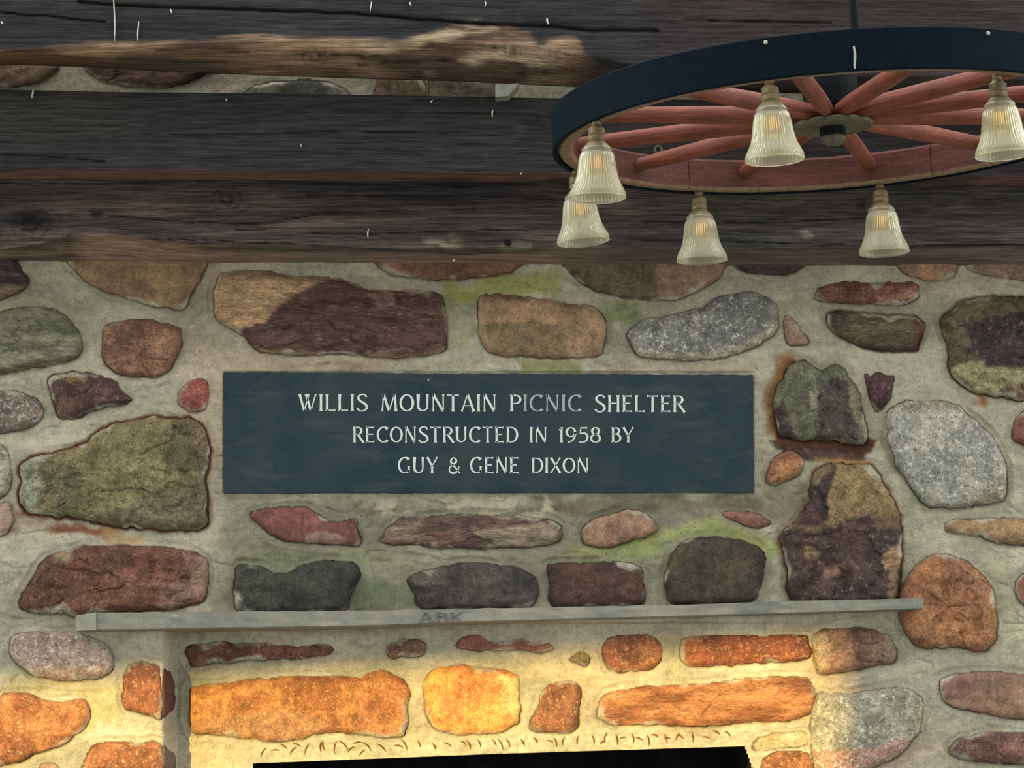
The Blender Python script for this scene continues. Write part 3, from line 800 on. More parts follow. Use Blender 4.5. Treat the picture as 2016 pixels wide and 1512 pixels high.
# ------------------------------------------------------------------ timber beams
def beam(label, rows_, col_fn, Yback, cracks=(), knots=(), seed=0, top_z=None):
    """rows_: control lines (curve of photo y over x, depth); the body between them is filled, then closed at the back"""
    X = np.concatenate([arr(-480, -30, 50), arr(-30, 2046, 5), arr(2046, 2500, 50)])
    lines = []; depth = []; tags = []
    for a in range(len(rows_) - 1):
        (ca, da), (cb, db) = rows_[a], rows_[a + 1]
        ya, yb = ca(X), cb(X)
        m = max(2, int(np.median(np.abs(yb - ya)) / 3.2))
        for q in range(m):
            t = q / m
            lines.append(ya + (yb - ya) * t); depth.append(np.full(X.shape, da + (db - da) * t)); tags.append(np.full(X.shape, a + t))
    lines.append(rows_[-1][0](X)); depth.append(np.full(X.shape, rows_[-1][1])); tags.append(np.full(X.shape, len(rows_) - 1.0))
    L = np.array(lines); D = np.array(depth); T = np.array(tags); XX = np.broadcast_to(X, L.shape)
    rel = (fbm(XX, L, 200, seed, 3, .25, 1.6) - .5) * .010 + (fbm(XX, L, 30, seed + 4, 4, .08, 1.3) - .5) * .006
    c = col_fn(XX, L, T)
    for pts, wid, dep in cracks:
        cy = interp(pts)
        w = np.where((XX > pts[0][0]) & (XX < pts[-1][0]), 1.0, 0.0)
        q = np.exp(-((L - cy(XX) - (fbm(XX, L * 0, 40, seed + 8) - .5) * 5) / wid) ** 2) * w
        rel = rel - dep * q
        c = c * (1 - 0.85 * q)[..., None]
    for kx, ky, kr in knots:
        r = np.hypot((XX - kx) * 0.8, L - ky) / kr
        ang = fbm(XX, L, 10, seed + 15, 3)
        q = np.exp(-r ** 2)
        c = c * (1 - 0.55 * q * (0.7 + 0.6 * np.cos(r * 12 + ang * 4)))[..., None]
        rel += 0.006 * np.exp(-(r * 1.2) ** 2) + 0.003 * q * np.cos(r * 12 + ang * 4)
    Yd = D - rel
    V = P(XX, L, Yd)
    nr, nc = L.shape
    bz = V[-1].copy(); bz[:, 1] = Yback                       # underside runs on to the back
    bz[:, 2] = np.maximum(bz[:, 2], V[-1][:, 2])
    tz = bz.copy(); tz[:, 2] = V[0][:, 2]
    V = np.concatenate([V, bz[None], tz[None]], 0)
    c = np.concatenate([c, c[-1:], c[:1]], 0)
    nr2 = nr + 2
    F = grid_faces(nr2, nc).tolist()
    for j in range(nc - 1): F.append([(nr2 - 1) * nc + j, (nr2 - 1) * nc + j + 1, j + 1, j])
    F.append([i * nc for i in range(nr2)]); F.append([i * nc + nc - 1 for i in range(nr2)][::-1])
    o = mk('ceiling_beam', V.reshape(-1, 3), F, M_BEAM, None, c.reshape(-1, 3))
    return tag(o, label, 'beam', None, 'thing')


def drips(parent, items, Y, lab='white dropping streak'):
    for x, y, L in items:
        w = 0.9 + random.random() * 0.7
        pts = []
        K = 6
        for i in range(K):
            t = i / (K - 1)
            ww = w * (0.5 + 0.9 * math.sin(math.pi * min(1, 0.15 + t * 0.8)))
            xo = math.sin(t * 4 + x) * 1.2
            pts.append((x + xo - ww, y + t * L)); pts.append((x + xo + ww, y + t * L))
        p = np.array(pts)
        f = P(p[:, 0], p[:, 1], Y - 0.0065); b = P(p[:, 0], p[:, 1], Y + 0.004)
        n = 2 * K
        Fc = [[2 * i, 2 * i + 1, 2 * i + 3, 2 * i + 2] for i in range(K - 1)]
        Fc += [[2 * i, 2 * i + 2, n + 2 * i + 2, n + 2 * i] for i in range(K - 1)] + [[2 * i + 1, n + 2 * i + 1, n + 2 * i + 3, 2 * i + 3] for i in range(K - 1)]
        Fc += [[0, n, n + 1, 1], [n - 2, n - 1, 2 * n - 1, 2 * n - 2]]
        o = mk('dropping', np.vstack([f, b]), Fc, M_WHITE, parent)
        if lab: o['label'] = lab


def blend(c, d, w): return c + (lin(d) - c) * np.clip(w, 0, 1)[..., None]


# top beam, nearest
arT = interp([(-900, 102), (0, 100), (158, 95), (315, 84), (473, 76), (631, 74), (789, 77), (868, 60), (940, 52), (999, 54), (1060, 82), (1130, 78), (1180, 120), (1300, 150), (3200, 190)])
arG = interp([(-900, 104), (0, 101), (300, 88), (600, 80), (850, 78), (1060, 92), (1300, 138), (3200, 190)])
boT = interp([(-900, 122), (0, 125), (158, 130), (315, 138), (473, 145), (683, 152), (894, 158), (1060, 166), (1300, 176), (2016, 192), (3200, 205)])


def colT(x, y, t):
    n1 = fbm(x, y, 160, 3, 4, .35, 1.6); n2 = fbm(x, y, 40, 8, 4, .25, 2.0)
    c = np.broadcast_to(lin((41, 43, 47)), x.shape + (3,)).copy()
    c = blend(c, (54, 54, 53), sstep(.5, .7, n1))
    c = blend(c, (54, 43, 42), sstep(1050, 1500, x) * .75)
    ar = arT(x)
    tan = sstep(-8, 9, y - ar + (n2 - .5) * 30 + (fbm(x, y, 34, 17, 4, .6, 1.3) - .5) * 44 * sstep(780, 900, x))
    c2 = np.broadcast_to(lin((168, 136, 112)), x.shape + (3,)).copy()  # tan lower edge, lightened in colour to make up for weak ground light
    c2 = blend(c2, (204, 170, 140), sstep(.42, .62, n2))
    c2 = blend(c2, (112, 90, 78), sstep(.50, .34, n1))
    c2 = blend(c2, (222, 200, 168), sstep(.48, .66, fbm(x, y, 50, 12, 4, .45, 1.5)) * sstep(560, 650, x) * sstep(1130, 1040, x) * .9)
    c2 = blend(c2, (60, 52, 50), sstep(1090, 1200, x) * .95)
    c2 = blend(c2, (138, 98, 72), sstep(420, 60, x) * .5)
    c2 = c2 * np.where(t < 1, .58, 1.0)[..., None]      # tan toned down on the face above the arris
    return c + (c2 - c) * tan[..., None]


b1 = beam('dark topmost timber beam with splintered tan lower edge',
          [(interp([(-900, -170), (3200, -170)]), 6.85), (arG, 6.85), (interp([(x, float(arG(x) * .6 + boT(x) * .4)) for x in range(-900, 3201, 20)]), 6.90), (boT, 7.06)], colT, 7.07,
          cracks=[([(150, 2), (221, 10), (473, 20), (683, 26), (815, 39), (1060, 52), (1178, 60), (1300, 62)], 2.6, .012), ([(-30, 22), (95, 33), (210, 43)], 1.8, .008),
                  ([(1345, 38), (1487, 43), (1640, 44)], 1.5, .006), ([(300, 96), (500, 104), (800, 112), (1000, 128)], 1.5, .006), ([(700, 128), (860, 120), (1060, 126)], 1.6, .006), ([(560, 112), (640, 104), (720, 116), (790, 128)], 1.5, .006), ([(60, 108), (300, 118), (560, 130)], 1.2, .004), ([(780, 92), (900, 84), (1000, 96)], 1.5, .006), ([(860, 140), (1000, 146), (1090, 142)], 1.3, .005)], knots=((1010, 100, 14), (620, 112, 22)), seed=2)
drips(b1, [(225, -2, 84), (272, 42, 40), (337, 18, 9), (730, 3, 20), (955, 2, 12), (808, 4, 8), (4, 42, 6), (1078, 36, 12)], 6.85)

# middle beam
tpM = interp([(-900, 168), (0, 176), (210, 181), (526, 184), (841, 189), (1060, 193), (3200, 215)])
arM = interp([(-900, 330), (0, 333), (526, 337), (1060, 343), (3200, 356)])
boM = interp([(-900, 348), (0, 352), (526, 355), (1060, 360), (3200, 372)])


def colM(x, y, t):
    n1 = fbm(x, y, 200, 33, 4, .3, 1.8); n2 = fbm(x, y, 46, 38, 4, .2, 2.2)
    c = np.broadcast_to(lin((38, 41, 46)), x.shape + (3,)).copy()
    c = blend(c, (52, 50, 49), sstep(.48, .68, n1) * .8)
    c = blend(c, (47, 41, 41), sstep(1050, 1400, x) * .7)
    c = blend(c, (62, 58, 54), sstep(320, 150, x) * sstep(300, 220, y) * .6)
    red = sstep(-2, 3, y - arM(x) + (n2 - .5) * 3)
    c2 = blend(np.broadcast_to(lin((120, 88, 80)), x.shape + (3,)).copy(), (74, 58, 54), sstep(.5, .65, n2))
    return c + (c2 - c) * red[..., None]


b2 = beam('smooth dark timber beam with thin reddish lower edge between the other two',
          [(tpM, 6.98), (arM, 6.98), (boM, 7.085)], colM, 7.09,
          cracks=[([(-30, 302), (100, 310), (210, 318)], 1.8, .006), ([(300, 268), (500, 262), (700, 258), (1000, 268)], 1.2, .004), ([(560, 220), (800, 222), (1060, 226)], 1.1, .003)], seed=22)
drips(b2, [(64, 177, 16), (445, 194, 5), (850, 197, 5), (970, 216, 14), (1026, 340, 4), (593, 284, 5)], 6.98)

# lower beam, against the wall
arL = interp([(-900, 492), (0, 492), (100, 476), (131, 464), (263, 466), (400, 482), (526, 482), (789, 489), (1060, 488), (1500, 490), (1771, 486), (3200, 484)])
boL = interp([(-900, 506), (0, 512), (210, 518), (315, 522), (420, 518), (631, 516), (1060, 521), (1500, 523), (2016, 523), (3200, 526)])


def colL(x, y, t):
    n1 = fbm(x, y, 170, 53, 4, .3, 1.8); n2 = fbm(x, y, 34, 58, 4, .14, 2.0)
    c = np.broadcast_to(lin((76, 68, 65)), x.shape + (3,)).copy()
    c = blend(c, (100, 88, 82), sstep(.5, .72, n2) * .9)
    c = blend(c, (52, 49, 50), sstep(.5, .34, n1))
    c = blend(c, (66, 64, 62), sstep(1150, 1500, x) * .6)
    c = blend(c, (38, 40, 46), sstep(28, 6, np.hypot((x - 55) * .42, y - 440 + (n2 - .5) * 50)))
    red = sstep(-5, 6, y - arL(x) + (n2 - .5) * 22)
    c2 = blend(np.broadcast_to(lin((150, 126, 114)), x.shape + (3,)).copy(), (100, 86, 80), sstep(.42, .62, n2))  # paler lower edge, its colour raised for the low light off the ground
    c2 = blend(c2, (172, 138, 120), sstep(130, 180, x) * sstep(420, 330, x) * sstep(.4, .6, n1) * .7)
    c2 = blend(c2, (108, 95, 90), sstep(1000, 1300, x) * .6)
    c = c + (c2 - c) * red[..., None]
    r = np.hypot((x - 860) / 62, (y - 474) / 15) + (fbm(x, y, 22, 91, 4, .5, 1) - .5) * 2.4
    c = blend(c, (140, 132, 116), sstep(1.05, .5, r) * .8)
    r = np.hypot((x - 1010) / 42, (y - 484) / 13) + (fbm(x, y, 22, 91, 4, .5, 1) - .5) * 2.4
    c = blend(c, (132, 124, 110), sstep(1.05, .5, r) * .75)
    r = np.hypot((x - 1590) / 20, (y - 466) / 12) + (fbm(x, y, 16, 91, 4, .6, 1) - .5) * 2.0
    c = blend(c, (124, 116, 108), sstep(1.05, .5, r) * .7)
    return c


b3 = beam('lowest brown timber beam with knots, resting against the stone wall',
          [(interp([(-900, 325), (3200, 345)]), 7.10), (arL, 7.10), (boL, 7.295)], colL, 7.297,
          cracks=[([(210, 422), (380, 438), (520, 440), (640, 420), (780, 415)], 1.5, .006), ([(130, 464), (500, 478), (900, 500), (1060, 496)], 1.3, .005), ([(460, 452), (700, 462), (1060, 450)], 1.2, .004),
                  ([(-30, 362), (400, 358), (900, 366), (1200, 362)], 1.4, .004), ([(1240, 470), (1500, 478), (1760, 484), (2030, 482)], 1.5, .005), ([(1150, 432), (1420, 440), (1700, 430)], 1.2, .004), ([(600, 385), (1060, 388)], 1.1, .004)],
          knots=((445, 392, 26), (190, 418, 10), (60, 440, 34), (1696, 404, 10)), seed=41)
drips(b3, [(725, 450, 20), (893, 511, 4)], 7.10)
# bored hole in the lower beam
hv, hf = lathe([(0.0085, 0), (0.006, 0.002), (0.0, 0.0025)], 20)
p = P(1000, 478, 7.0915)
hv = np.stack([hv[:, 0], -hv[:, 2] * 0.2, hv[:, 1]], 1) + p
tag(mk('knot_hole', hv, hf, M_SOOT, b3), 'dark round hole')
# screw eye on the middle beam
a = []
ring_f = []
nA, nB = 22, 8
for i in range(nA):
    for j in range(nB):
        u, w = 2 * math.pi * i / nA, 2 * math.pi * j / nB
        rr = 0.0085 + 0.0028 * math.cos(w)
        a.append((rr * math.cos(u), 0.0028 * math.sin(w), rr * math.sin(u)))
for i in range(nA):
    for j in range(nB):
        ring_f.append([i * nB + j, ((i + 1) % nA) * nB + j, ((i + 1) % nA) * nB + (j + 1) % nB, i * nB + (j + 1) % nB])
p = P(1296, 294, 6.972)
tag(mk('screw_eye', np.array(a) + p, ring_f, M_RUST, b2), 'small grey screw eye')
# pale wedge between the top two beams
w0 = P([975, 1022, 1000, 975], [166, 164, 189, 191], 6.93)
w1 = w0.copy(); w1[:, 1] = 6.99
tag(mk('timber_wedge', np.vstack([w0, w1]), [[0, 1, 2, 3], [7, 6, 5, 4], [0, 4, 5, 1], [1, 5, 6, 2], [2, 6, 7, 3], [3, 7, 4, 0]], plain_mat('pale_grey_wood', (128, 130, 122), .8, .2, 0, .25, 60), smooth=False),
    'small pale grey wedge jammed between the two upper beams', 'wedge')

# ------------------------------------------------------------------ lettering: flared roman capitals built from strokes
TH, TN = 0.132, 0.072


def stroke(p, q, w, f0=1.5, f1=1.5):
    """straight stroke with flared ends"""
    p = np.array(p, float); q = np.array(q, float)
    d = q - p; L = np.linalg.norm(d); d /= L; nrm = np.array((-d[1], d[0]))
    ts = [0, .05, .14, .5, .86, .95, 1]
    ws = [w * f0, w * (1 + (f0 - 1) * .45), w * 1.0, w * .94, w * 1.0, w * (1 + (f1 - 1) * .45), w * f1]
    l = [p + d * L * t + nrm * ww / 2 for t, ww in zip(ts, ws)]; r = [p + d * L * t - nrm * ww / 2 for t, ww in zip(ts, ws)]
    return l, r


def curve(pts, wfn):
    pts = np.array(pts, float)
    t = np.gradient(pts, axis=0); t /= np.linalg.norm(t, axis=1)[:, None] + 1e-9
    nrm = np.stack([-t[:, 1], t[:, 0]], 1)
    n = len(pts)
    l, r = [], []
    for i in range(n):
        w = wfn(i / (n - 1), nrm[i])
        l.append(pts[i] + nrm[i] * w / 2); r.append(pts[i] - nrm[i] * w / 2)
    return l, r


def con(t, nv): return TN * 0.85 + (TH - TN * 0.85) * abs(nv[0]) ** 1.3
def tail(k0=1.0, k1=1.0):
    return lambda t, nv: con(t, nv) * (1 + (k0 - 1) * max(0, 1 - t * 6) + (k1 - 1) * max(0, 1 - (1 - t) * 6))
def arc(cx, cy, rx, ry, a0, a1, k=22):
    return [(cx + rx * math.cos(R(a)), cy + ry * math.sin(R(a))) for a in np.linspace(a0, a1, k)]
def bez(p, k=26):
    p = np.array(p, float); out = []
    n = len(p)
    for i in range(n - 1):
        a, b, c, d = p[max(i - 1, 0)], p[i], p[i + 1], p[min(i + 2, n - 1)]
        for t in np.linspace(0, 1, 8, endpoint=False):
            out.append(.5 * (2 * b + (c - a) * t + (2 * a - 5 * b + 4 * c - d) * t * t + (3 * b - a - 3 * c + d) * t ** 3))
    out.append(p[-1]); return out


V_ = lambda x, w=TH: stroke((x, 0), (x, 1), w)
SER = lambda x, y: stroke((x - .13, y), (x + .13, y), .035, 1, 1)
def glyph(ch):
    s = []
    if ch == 'I': s = [V_(.12)]; w = .24
    elif ch == 'L': s = [V_(.12), stroke((.1, .04), (.58, .05), TN, 1, 2.2)]; w = .60
    elif ch == 'W': s = [stroke((.08, 1), (.34, 0), TH, 1.4, .8), stroke((.34, 0), (.60, 1), TN, .9, 1.3), stroke((.44, 1), (.70, 0), TH, 1.4, .8), stroke((.70, 0), (.98, 1), TN, .9, 1.6)]; w = 1.05
    elif ch == 'S': s = [curve(bez([(.58, .84), (.46, .97), (.26, .98), (.12, .84), (.17, .65), (.38, .50), (.55, .36), (.57, .16), (.40, .02), (.20, .02), (.05, .17)]), lambda t, nv: TN * .9 + (TH * 1.1 - TN * .9) * (math.sin(math.pi * t) ** 2) * (.55 + .45 * abs(nv[0])) + .05 * max(0, 1 - t * 8) + .05 * max(0, 1 - (1 - t) * 8))]; w = .64
    elif ch == 'M': s = [stroke((.10, 0), (.17, 1), TN, 1.8, 1.2), stroke((.17, 1), (.46, .02), TH, 1.3, .7), stroke((.46, .02), (.77, 1), TN, .8, 1.2), stroke((.84, 0), (.77, 1), TH, 1.5, 1.2)]; w = .94
    elif ch == 'O': s = [curve(arc(.39, .5, .33, .46, 90, 450, 44), lambda t, nv: con(t, nv))]; w = .78
    elif ch == 'U': s = [curve([(.12, 1), (.12, .8), (.12, .6), (.12, .42)] + arc(.37, .32, .25, .27, 180, 360, 16) + [(.62, .42), (.62, .6), (.62, .8), (.62, 1)], lambda t, nv: (TH if t < .4 else TN + (TH - TN) * .25) * (1 + .5 * max(0, 1 - t * 9) + .7 * max(0, 1 - (1 - t) * 9)) if abs(nv[0]) > .6 else TN)]; w = .74
    elif ch == 'N': s = [stroke((.10, 0), (.10, 1), TN, 1.9, 1.3), stroke((.10, 1), (.64, .0), TH, 1.3, .8), stroke((.64, 0), (.64, 1), TN, .9, 1.9)]; w = .74
    elif ch == 'T': s = [V_(.33), stroke((.02, .95), (.64, .95), TN, 2.2, 2.2)]; w = .66
    elif ch == 'A': s = [stroke((.04, 0), (.36, 1), TN, 1.9, 1.0), stroke((.36, 1), (.70, 0), TH, .9, 1.5), stroke((.17, .34), (.56, .34), TN * .8, 1, 1)]; w = .73
    elif ch == 'P': s = [V_(.12), curve([(.12, .96), (.28, .96)] + arc(.32, .72, .24, .24, 90, -90, 18) + [(.28, .48), (.14, .48)], tail())]; w = .60
    elif ch == 'R': s = [V_(.12), curve([(.12, .96), (.28, .96)] + arc(.32, .74, .23, .22, 90, -90, 18) + [(.28, .52), (.14, .52)], tail()), stroke((.30, .54), (.68, -.02), TH, .8, 1.2)]; w = .68
    elif ch == 'B': s = [V_(.12), curve([(.12, .96), (.26, .96)] + arc(.28, .76, .21, .20, 90, -90, 16) + [(.26, .55), (.14, .55)], tail()), curve([(.14, .53), (.28, .53)] + arc(.31, .285, .25, .245, 90, -90, 16) + [(.28, .04), (.12, .04)], tail())]; w = .60
    elif ch == 'C': s = [curve(arc(.43, .5, .36, .47, 48, 312, 34), tail(2.0, 1.6))]; w = .72
    elif ch == 'G': s = [curve(arc(.43, .5, .36, .47, 48, 318, 34), tail(2.0, 1.0)), stroke((.66, .06), (.66, .44), TH * .9, 1.0, 1.5)]; w = .78
    elif ch == 'H': s = [V_(.12), V_(.60), stroke((.14, .52), (.58, .52), TN, 1, 1)]; w = .72
    elif ch == 'E': s = [V_(.12), stroke((.1, .95), (.54, .95), TN, 1, 2.2), stroke((.12, .52), (.46, .52), TN, 1, 1.8), stroke((.1, .05), (.56, .05), TN, 1, 2.2)]; w = .60
    elif ch == 'D': s = [V_(.12), curve([(.12, .96), (.30, .96)] + arc(.32, .5, .36, .46, 90, -90, 26) + [(.30, .04), (.12, .04)], tail())]; w = .74
    elif ch == 'Y': s = [stroke((.04, 1), (.34, .45), TH, 1.4, .9), stroke((.64, 1), (.34, .45), TN, 1.7, .9), stroke((.34, 0), (.34, .5), TH, 1.5, 1)]; w = .68
    elif ch == 'X': s = [stroke((.05, 1), (.62, 0), TH, 1.4, 1.4), stroke((.62, 1), (.05, 0), TN, 1.6, 1.6)]; w = .68
    elif ch == 'K': s = [V_(.12), stroke((.6, 1), (.16, .45), TN, 1.5, 1), stroke((.24, .52), (.64, 0), TH, 1, 1.4)]; w = .66
    elif ch == '1': s = [V_(.16), stroke((.02, .80), (.16, .97), TN, 1.2, 1)]; w = .30
    elif ch == '9': s = [curve(arc(.32, .68, .25, .29, 0, 360, 34), con), curve(bez([(.57, .68), (.56, .42), (.42, .14), (.14, .0)]), lambda t, nv: TH * (1 - .5 * t))]; w = .64
    elif ch == '5': s = [stroke((.16, .95), (.54, .96), TN * 1.2, 1, 1.6), stroke((.17, .95), (.13, .56), TN, 1, 1), curve(bez([(.13, .54), (.30, .62), (.50, .54), (.56, .34), (.48, .12), (.28, .02), (.04, .04)]), lambda t, nv: TN + (TH - TN) * math.sin(math.pi * min(1, t * 1.1)) ** 1.5)]; w = .62
    elif ch == '8': s = [curve(arc(.32, .75, .20, .22, 0, 360, 30), con), curve(arc(.32, .27, .26, .255, 0, 360, 32), con)]; w = .64
    elif ch == '&': s = [curve(bez([(.72, .02), (.44, .36), (.20, .66), (.20, .84), (.36, .96), (.50, .84), (.46, .66), (.20, .46), (.08, .26), (.16, .06), (.38, .02), (.58, .16), (.68, .42)]), lambda t, nv: TN + (TH - TN) * (math.sin(3 * math.pi * t) ** 2) * .8)]; w = .78
    return s, w


def word(text, x0, x1, ytop, ybot, slope, Yface, parent, mat_fn, name='letter', thick=0.0012):
    adv = []; tot = 0; G = []
    gap = .10
    for ch in text:
        g, w = glyph(ch); G.append(g); adv.append(tot); tot += w + gap
    tot -= gap
    sx = (x1 - x0) / tot
    for i, (g, ch) in enumerate(zip(G, text)):
        vv, ff = [], []
        for l, r in g:
            b0 = len(vv); n = len(l)
            for q in list(l) + list(r): vv.append(q)
            for k in range(n - 1): ff.append([b0 + k, b0 + k + 1, b0 + n + k + 1, b0 + n + k])
        vv = np.array(vv)
        px = x0 + (adv[i] + vv[:, 0]) * sx
        py = ybot + (ytop - ybot) * vv[:, 1] + slope * (px - x0)
        f = P(px, py, Yface - thick); b = P(px, py, Yface + 0.002)
        n = len(vv); F2 = [q[::-1] for q in ff]
        # side walls of each stroke
        off = 0
        for l, r in g:
            m = len(l)
            for k in range(m - 1):
                F2.append([off + k, off + k + 1, n + off + k + 1, n + off + k])
                F2.append([off + m + k + 1, off + m + k, n + off + m + k, n + off + m + k + 1])
            off += 2 * m
        mk(name, np.vstack([f, b]), F2, mat_fn(i), parent, smooth=False)


# ---- plaque
c4 = np.array([(440, 733), (1482, 738), (1484, 969), (440, 971)], float)
YP = 7.283
nx, ny = 80, 18
gv = []
for j in range(ny + 1):
    for i in range(nx + 1):
        u, w = i / nx, j / ny
        p = (c4[0] * (1 - u) + c4[1] * u) * (1 - w) + (c4[3] * (1 - u) + c4[2] * u) * w
        edge = min(i, nx - i, (j), ny - j) == 0
        gv.append((p[0] + (random.random() - .5) * (1.4 if i in (0, nx) else 0), p[1] + (random.random() - .5) * (1.4 if j in (0, ny) else 0), YP + (0.002 if edge else 0)))
gv = np.array(gv)
V = P(gv[:, 0], gv[:, 1], gv[:, 2])
F = grid_faces(ny + 1, nx + 1).tolist()
loop = list(range(nx + 1)) + [j * (nx + 1) + nx for j in range(1, ny + 1)] + [ny * (nx + 1) + i for i in range(nx - 1, -1, -1)] + [j * (nx + 1) for j in range(ny - 1, 0, -1)]
b0 = len(V)
bk = V[loop].copy(); bk[:, 1] = 7.306
V = np.vstack([V, bk])
m = len(loop)
for k in range(m): F.append([loop[(k + 1) % m], loop[k], b0 + k, b0 + (k + 1) % m])
plaque = mk('plaque', V, F, M_SLATE, None, None, False)
tag(plaque, 'dark slate plaque with carved pale capitals set in the stone wall', 'plaque')
FT = lambda i: M_PAINT
word('WILLIS', 587, 724, 776, 809, .002, YP, plaque, FT)
word('MOUNTAIN', 749, 977, 776, 810, .002, YP, plaque, FT)
word('PICNIC', 1003, 1145, 777, 810, .002, YP, plaque, lambda i: M_PAINT if i == 0 else M_FADED)
word('SHELTER', 1170, 1348, 778, 811, .002, YP, plaque, FT)
word('RECONSTRUCTED', 694, 1020, 840, 871, .001, YP, plaque, FT)
word('IN', 1042, 1077, 841, 871, .001, YP, plaque, FT)
word('1958', 1100, 1183, 841, 871, .001, YP, plaque, FT)
word('BY', 1203, 1248, 841, 871, .001, YP, plaque, FT)
word('GUY', 783, 862, 900, 932, .001, YP, plaque, FT)
word('&', 882, 907, 900, 932, .001, YP, plaque, FT)
word('GENE', 925, 1022, 900, 932, .001, YP, plaque, FT)
word('DIXON', 1046, 1159, 901, 931, .001, YP, plaque, FT)
drips(plaque, [(844, 746, 4)], YP + 0.004, None)

# ---- mantel shelf
tpS = interp([(153, 1213), (188, 1206), (700, 1202), (1360, 1190), (1559, 1183), (1819, 1177)])
btS = interp([(153, 1241), (700, 1233), (1000, 1222), (1316, 1214), (1604, 1206), (1819, 1199)])
XS = np.concatenate([arr(153, 1815, 9), [1818]])
YF, YB = 7.235, 7.36
prof = []
for t, Yq in ((0, YB), (0, YF + .004), (.06, YF), (.35, YF), (.65, YF), (.94, YF), (1, YF + .004), (1, YB)):
    py = tpS(XS) * (1 - t) + btS(XS) * t + (vnoise(XS / 30, XS * 0 + t * 9) - .5) * (1.6 if Yq < 7.3 else 0)
    q = P(XS, py, YF)
    q[:, 1] = Yq - (vnoise(XS / 24, XS * 0 + t * 5, 4) - .5) * .004
    if Yq == YB: q[:, 2] = P(XS, py, YF)[:, 2]
    prof.append(q)
V = np.array(prof)
nr, nc = V.shape[:2]
F = grid_faces(nr, nc).tolist()
for j in range(nc - 1): F.append([(nr - 1) * nc + j, (nr - 1) * nc + j + 1, j + 1, j])
F.append([i * nc for i in range(nr)]); F.append([i * nc + nc - 1 for i in range(nr)][::-1])
shelf = mk('mantel_shelf', V.reshape(-1, 3), F, M_SHELF, None, None, False)
tag(shelf, 'long thin grey slate mantel shelf across the stone chimney', 'shelf')
M_SCR = plain_mat('pencil_scrawl', (96, 98, 95), .8, .2)
word('ABK', 824, 912, 1206, 1226, -.012, YF - 0.0008, shelf, lambda i: M_SCR, 'scratched_letter', 0.0012)
# patched left end piece
w0 = P([149, 189, 189, 149], [1212, 1205, 1240, 1242], YF - .004); w1 = w0.copy(); w1[:, 1] = 7.33
tag(mk('shelf_end', np.vstack([w0, w1]), [[3, 2, 1, 0], [4, 5, 6, 7], [1, 5, 4, 0], [2, 6, 5, 1], [3, 7, 6, 2], [0, 4, 7, 3]], plain_mat('pale_slate', (136, 136, 126), .75, .2, 0, .15, 50), shelf, smooth=False), 'paler squared end piece')

# ------------------------------------------------------------------ wagon wheel chandelier
ZB = 2.951
WC = P(1640, 270, 6.08); WC[2] = ZB
RO = 0.572
wheel = empty('wagon_wheel_chandelier', WC)
TILT = R(-3.3)
wheel.rotation_euler = (0, TILT, 0)
RT = np.array(Matrix.Rotation(TILT, 3, 'Y'))


def on_wheel(px, py, z=0.0):
    """where the line of sight through a pixel meets the tilted wheel's own plane z, in wheel coordinates"""
    d = P(px, py, 1.0) - np.array(CAM); c = np.array(CAM) - WC
    dl, cl = RT.T @ d, RT.T @ c
    return cl + dl * (z - cl[2]) / dl[2]


tag(wheel, 'wagon wheel chandelier with red spokes, iron tyre and ribbed glass lamp shades', 'chandelier')


def ring(r0, r1, z0, z1, a0, a1, k, bev=.003):
    pr = [(r0, z0 + bev), (r0 + bev, z0), (r1 - bev, z0), (r1, z0 + bev), (r1, z1 - bev), (r1 - bev, z1), (r0 + bev, z1), (r0, z1 - bev)]
    full = abs(a1 - a0) > 359.9
    A = np.linspace(R(a0), R(a1), k, endpoint=not full)
    v = np.array([(r * math.cos(a), r * math.sin(a), z) for a in A for r, z in pr]); m = len(pr)
    f = []
    for i in range(k if full else k - 1):
        i2 = (i + 1) % k
        for j in range(m): f.append([i * m + j, i2 * m + j, i2 * m + (j + 1) % m, i * m + (j + 1) % m])
    if not full: f.append(list(range(m))); f.append([(k - 1) * m + j for j in range(m)][::-1])
    return v, f


def wpart(name, v, f, mat, parent=wheel, smooth=False, label=None):
    o = mk(name, np.asarray(v) + WC, f, mat, parent, None, smooth)
    if label: o['label'] = label
    return o


v, f = ring(RO - .010, RO, 0, .080, 0, 360, 160, .002); wpart('tyre', v, f, M_IRON, label='blue black iron tyre round the wooden rim')
for i in range(6):
    v, f = ring(RO - .042, RO - .0105, .003, .072, i * 60 + .08, i * 60 + 59.92, 40, .006); fo = wpart('felloe', v, f, M_FELLOE)
    fo.data.materials.append(M_EDGE)
    for q in fo.data.polygons:
        if q.normal.z < -.5: q.material_index = 1
for i in range(12):
    a = R(15 + 30 * i)
    K, n = 14, 14
    vv = []
    for k in range(K):
        t = k / (K - 1)
        r = .045 + (RO - .040 - .045) * t
        w = np.interp(t, [0, .12, .45, .85, 1], [.0125, .0165, .0185, .0170, .0145])
        hgt = np.interp(t, [0, .12, .45, .85, 1], [.016, .0185, .0185, .0160, .0140])
        for j in range(n):
            u = 2 * math.pi * j / n
            x, y, z = r, w * math.cos(u), .045 + hgt * math.sin(u)
            vv.append((x, y, z))
    vv = np.array(vv)
    f = grid_faces(K, n, True).tolist() + [list(range(n)), [(K - 1) * n + j for j in range(n)][::-1]]
    o = mk('spoke', vv, f, M_SPOKE, None, None, True, False)
    o.parent = wheel; o.rotation_euler = (0, 0, a); o.location = (0, 0, 0)
v, f = lathe([(.0, .150), (.050, .150), (.057, .142), (.057, .10), (.053, .064), (.050, .055), (.050, .024), (.0, .024)], 40)
wpart('hub', v, f, M_HUB, smooth=False, label='black iron hub barrel')
v, f = lathe([(.0, .029), (.080, .029), (.083, .026), (.083, .020), (.078, .018), (.074, .0205), (.0, .0205)], 64)
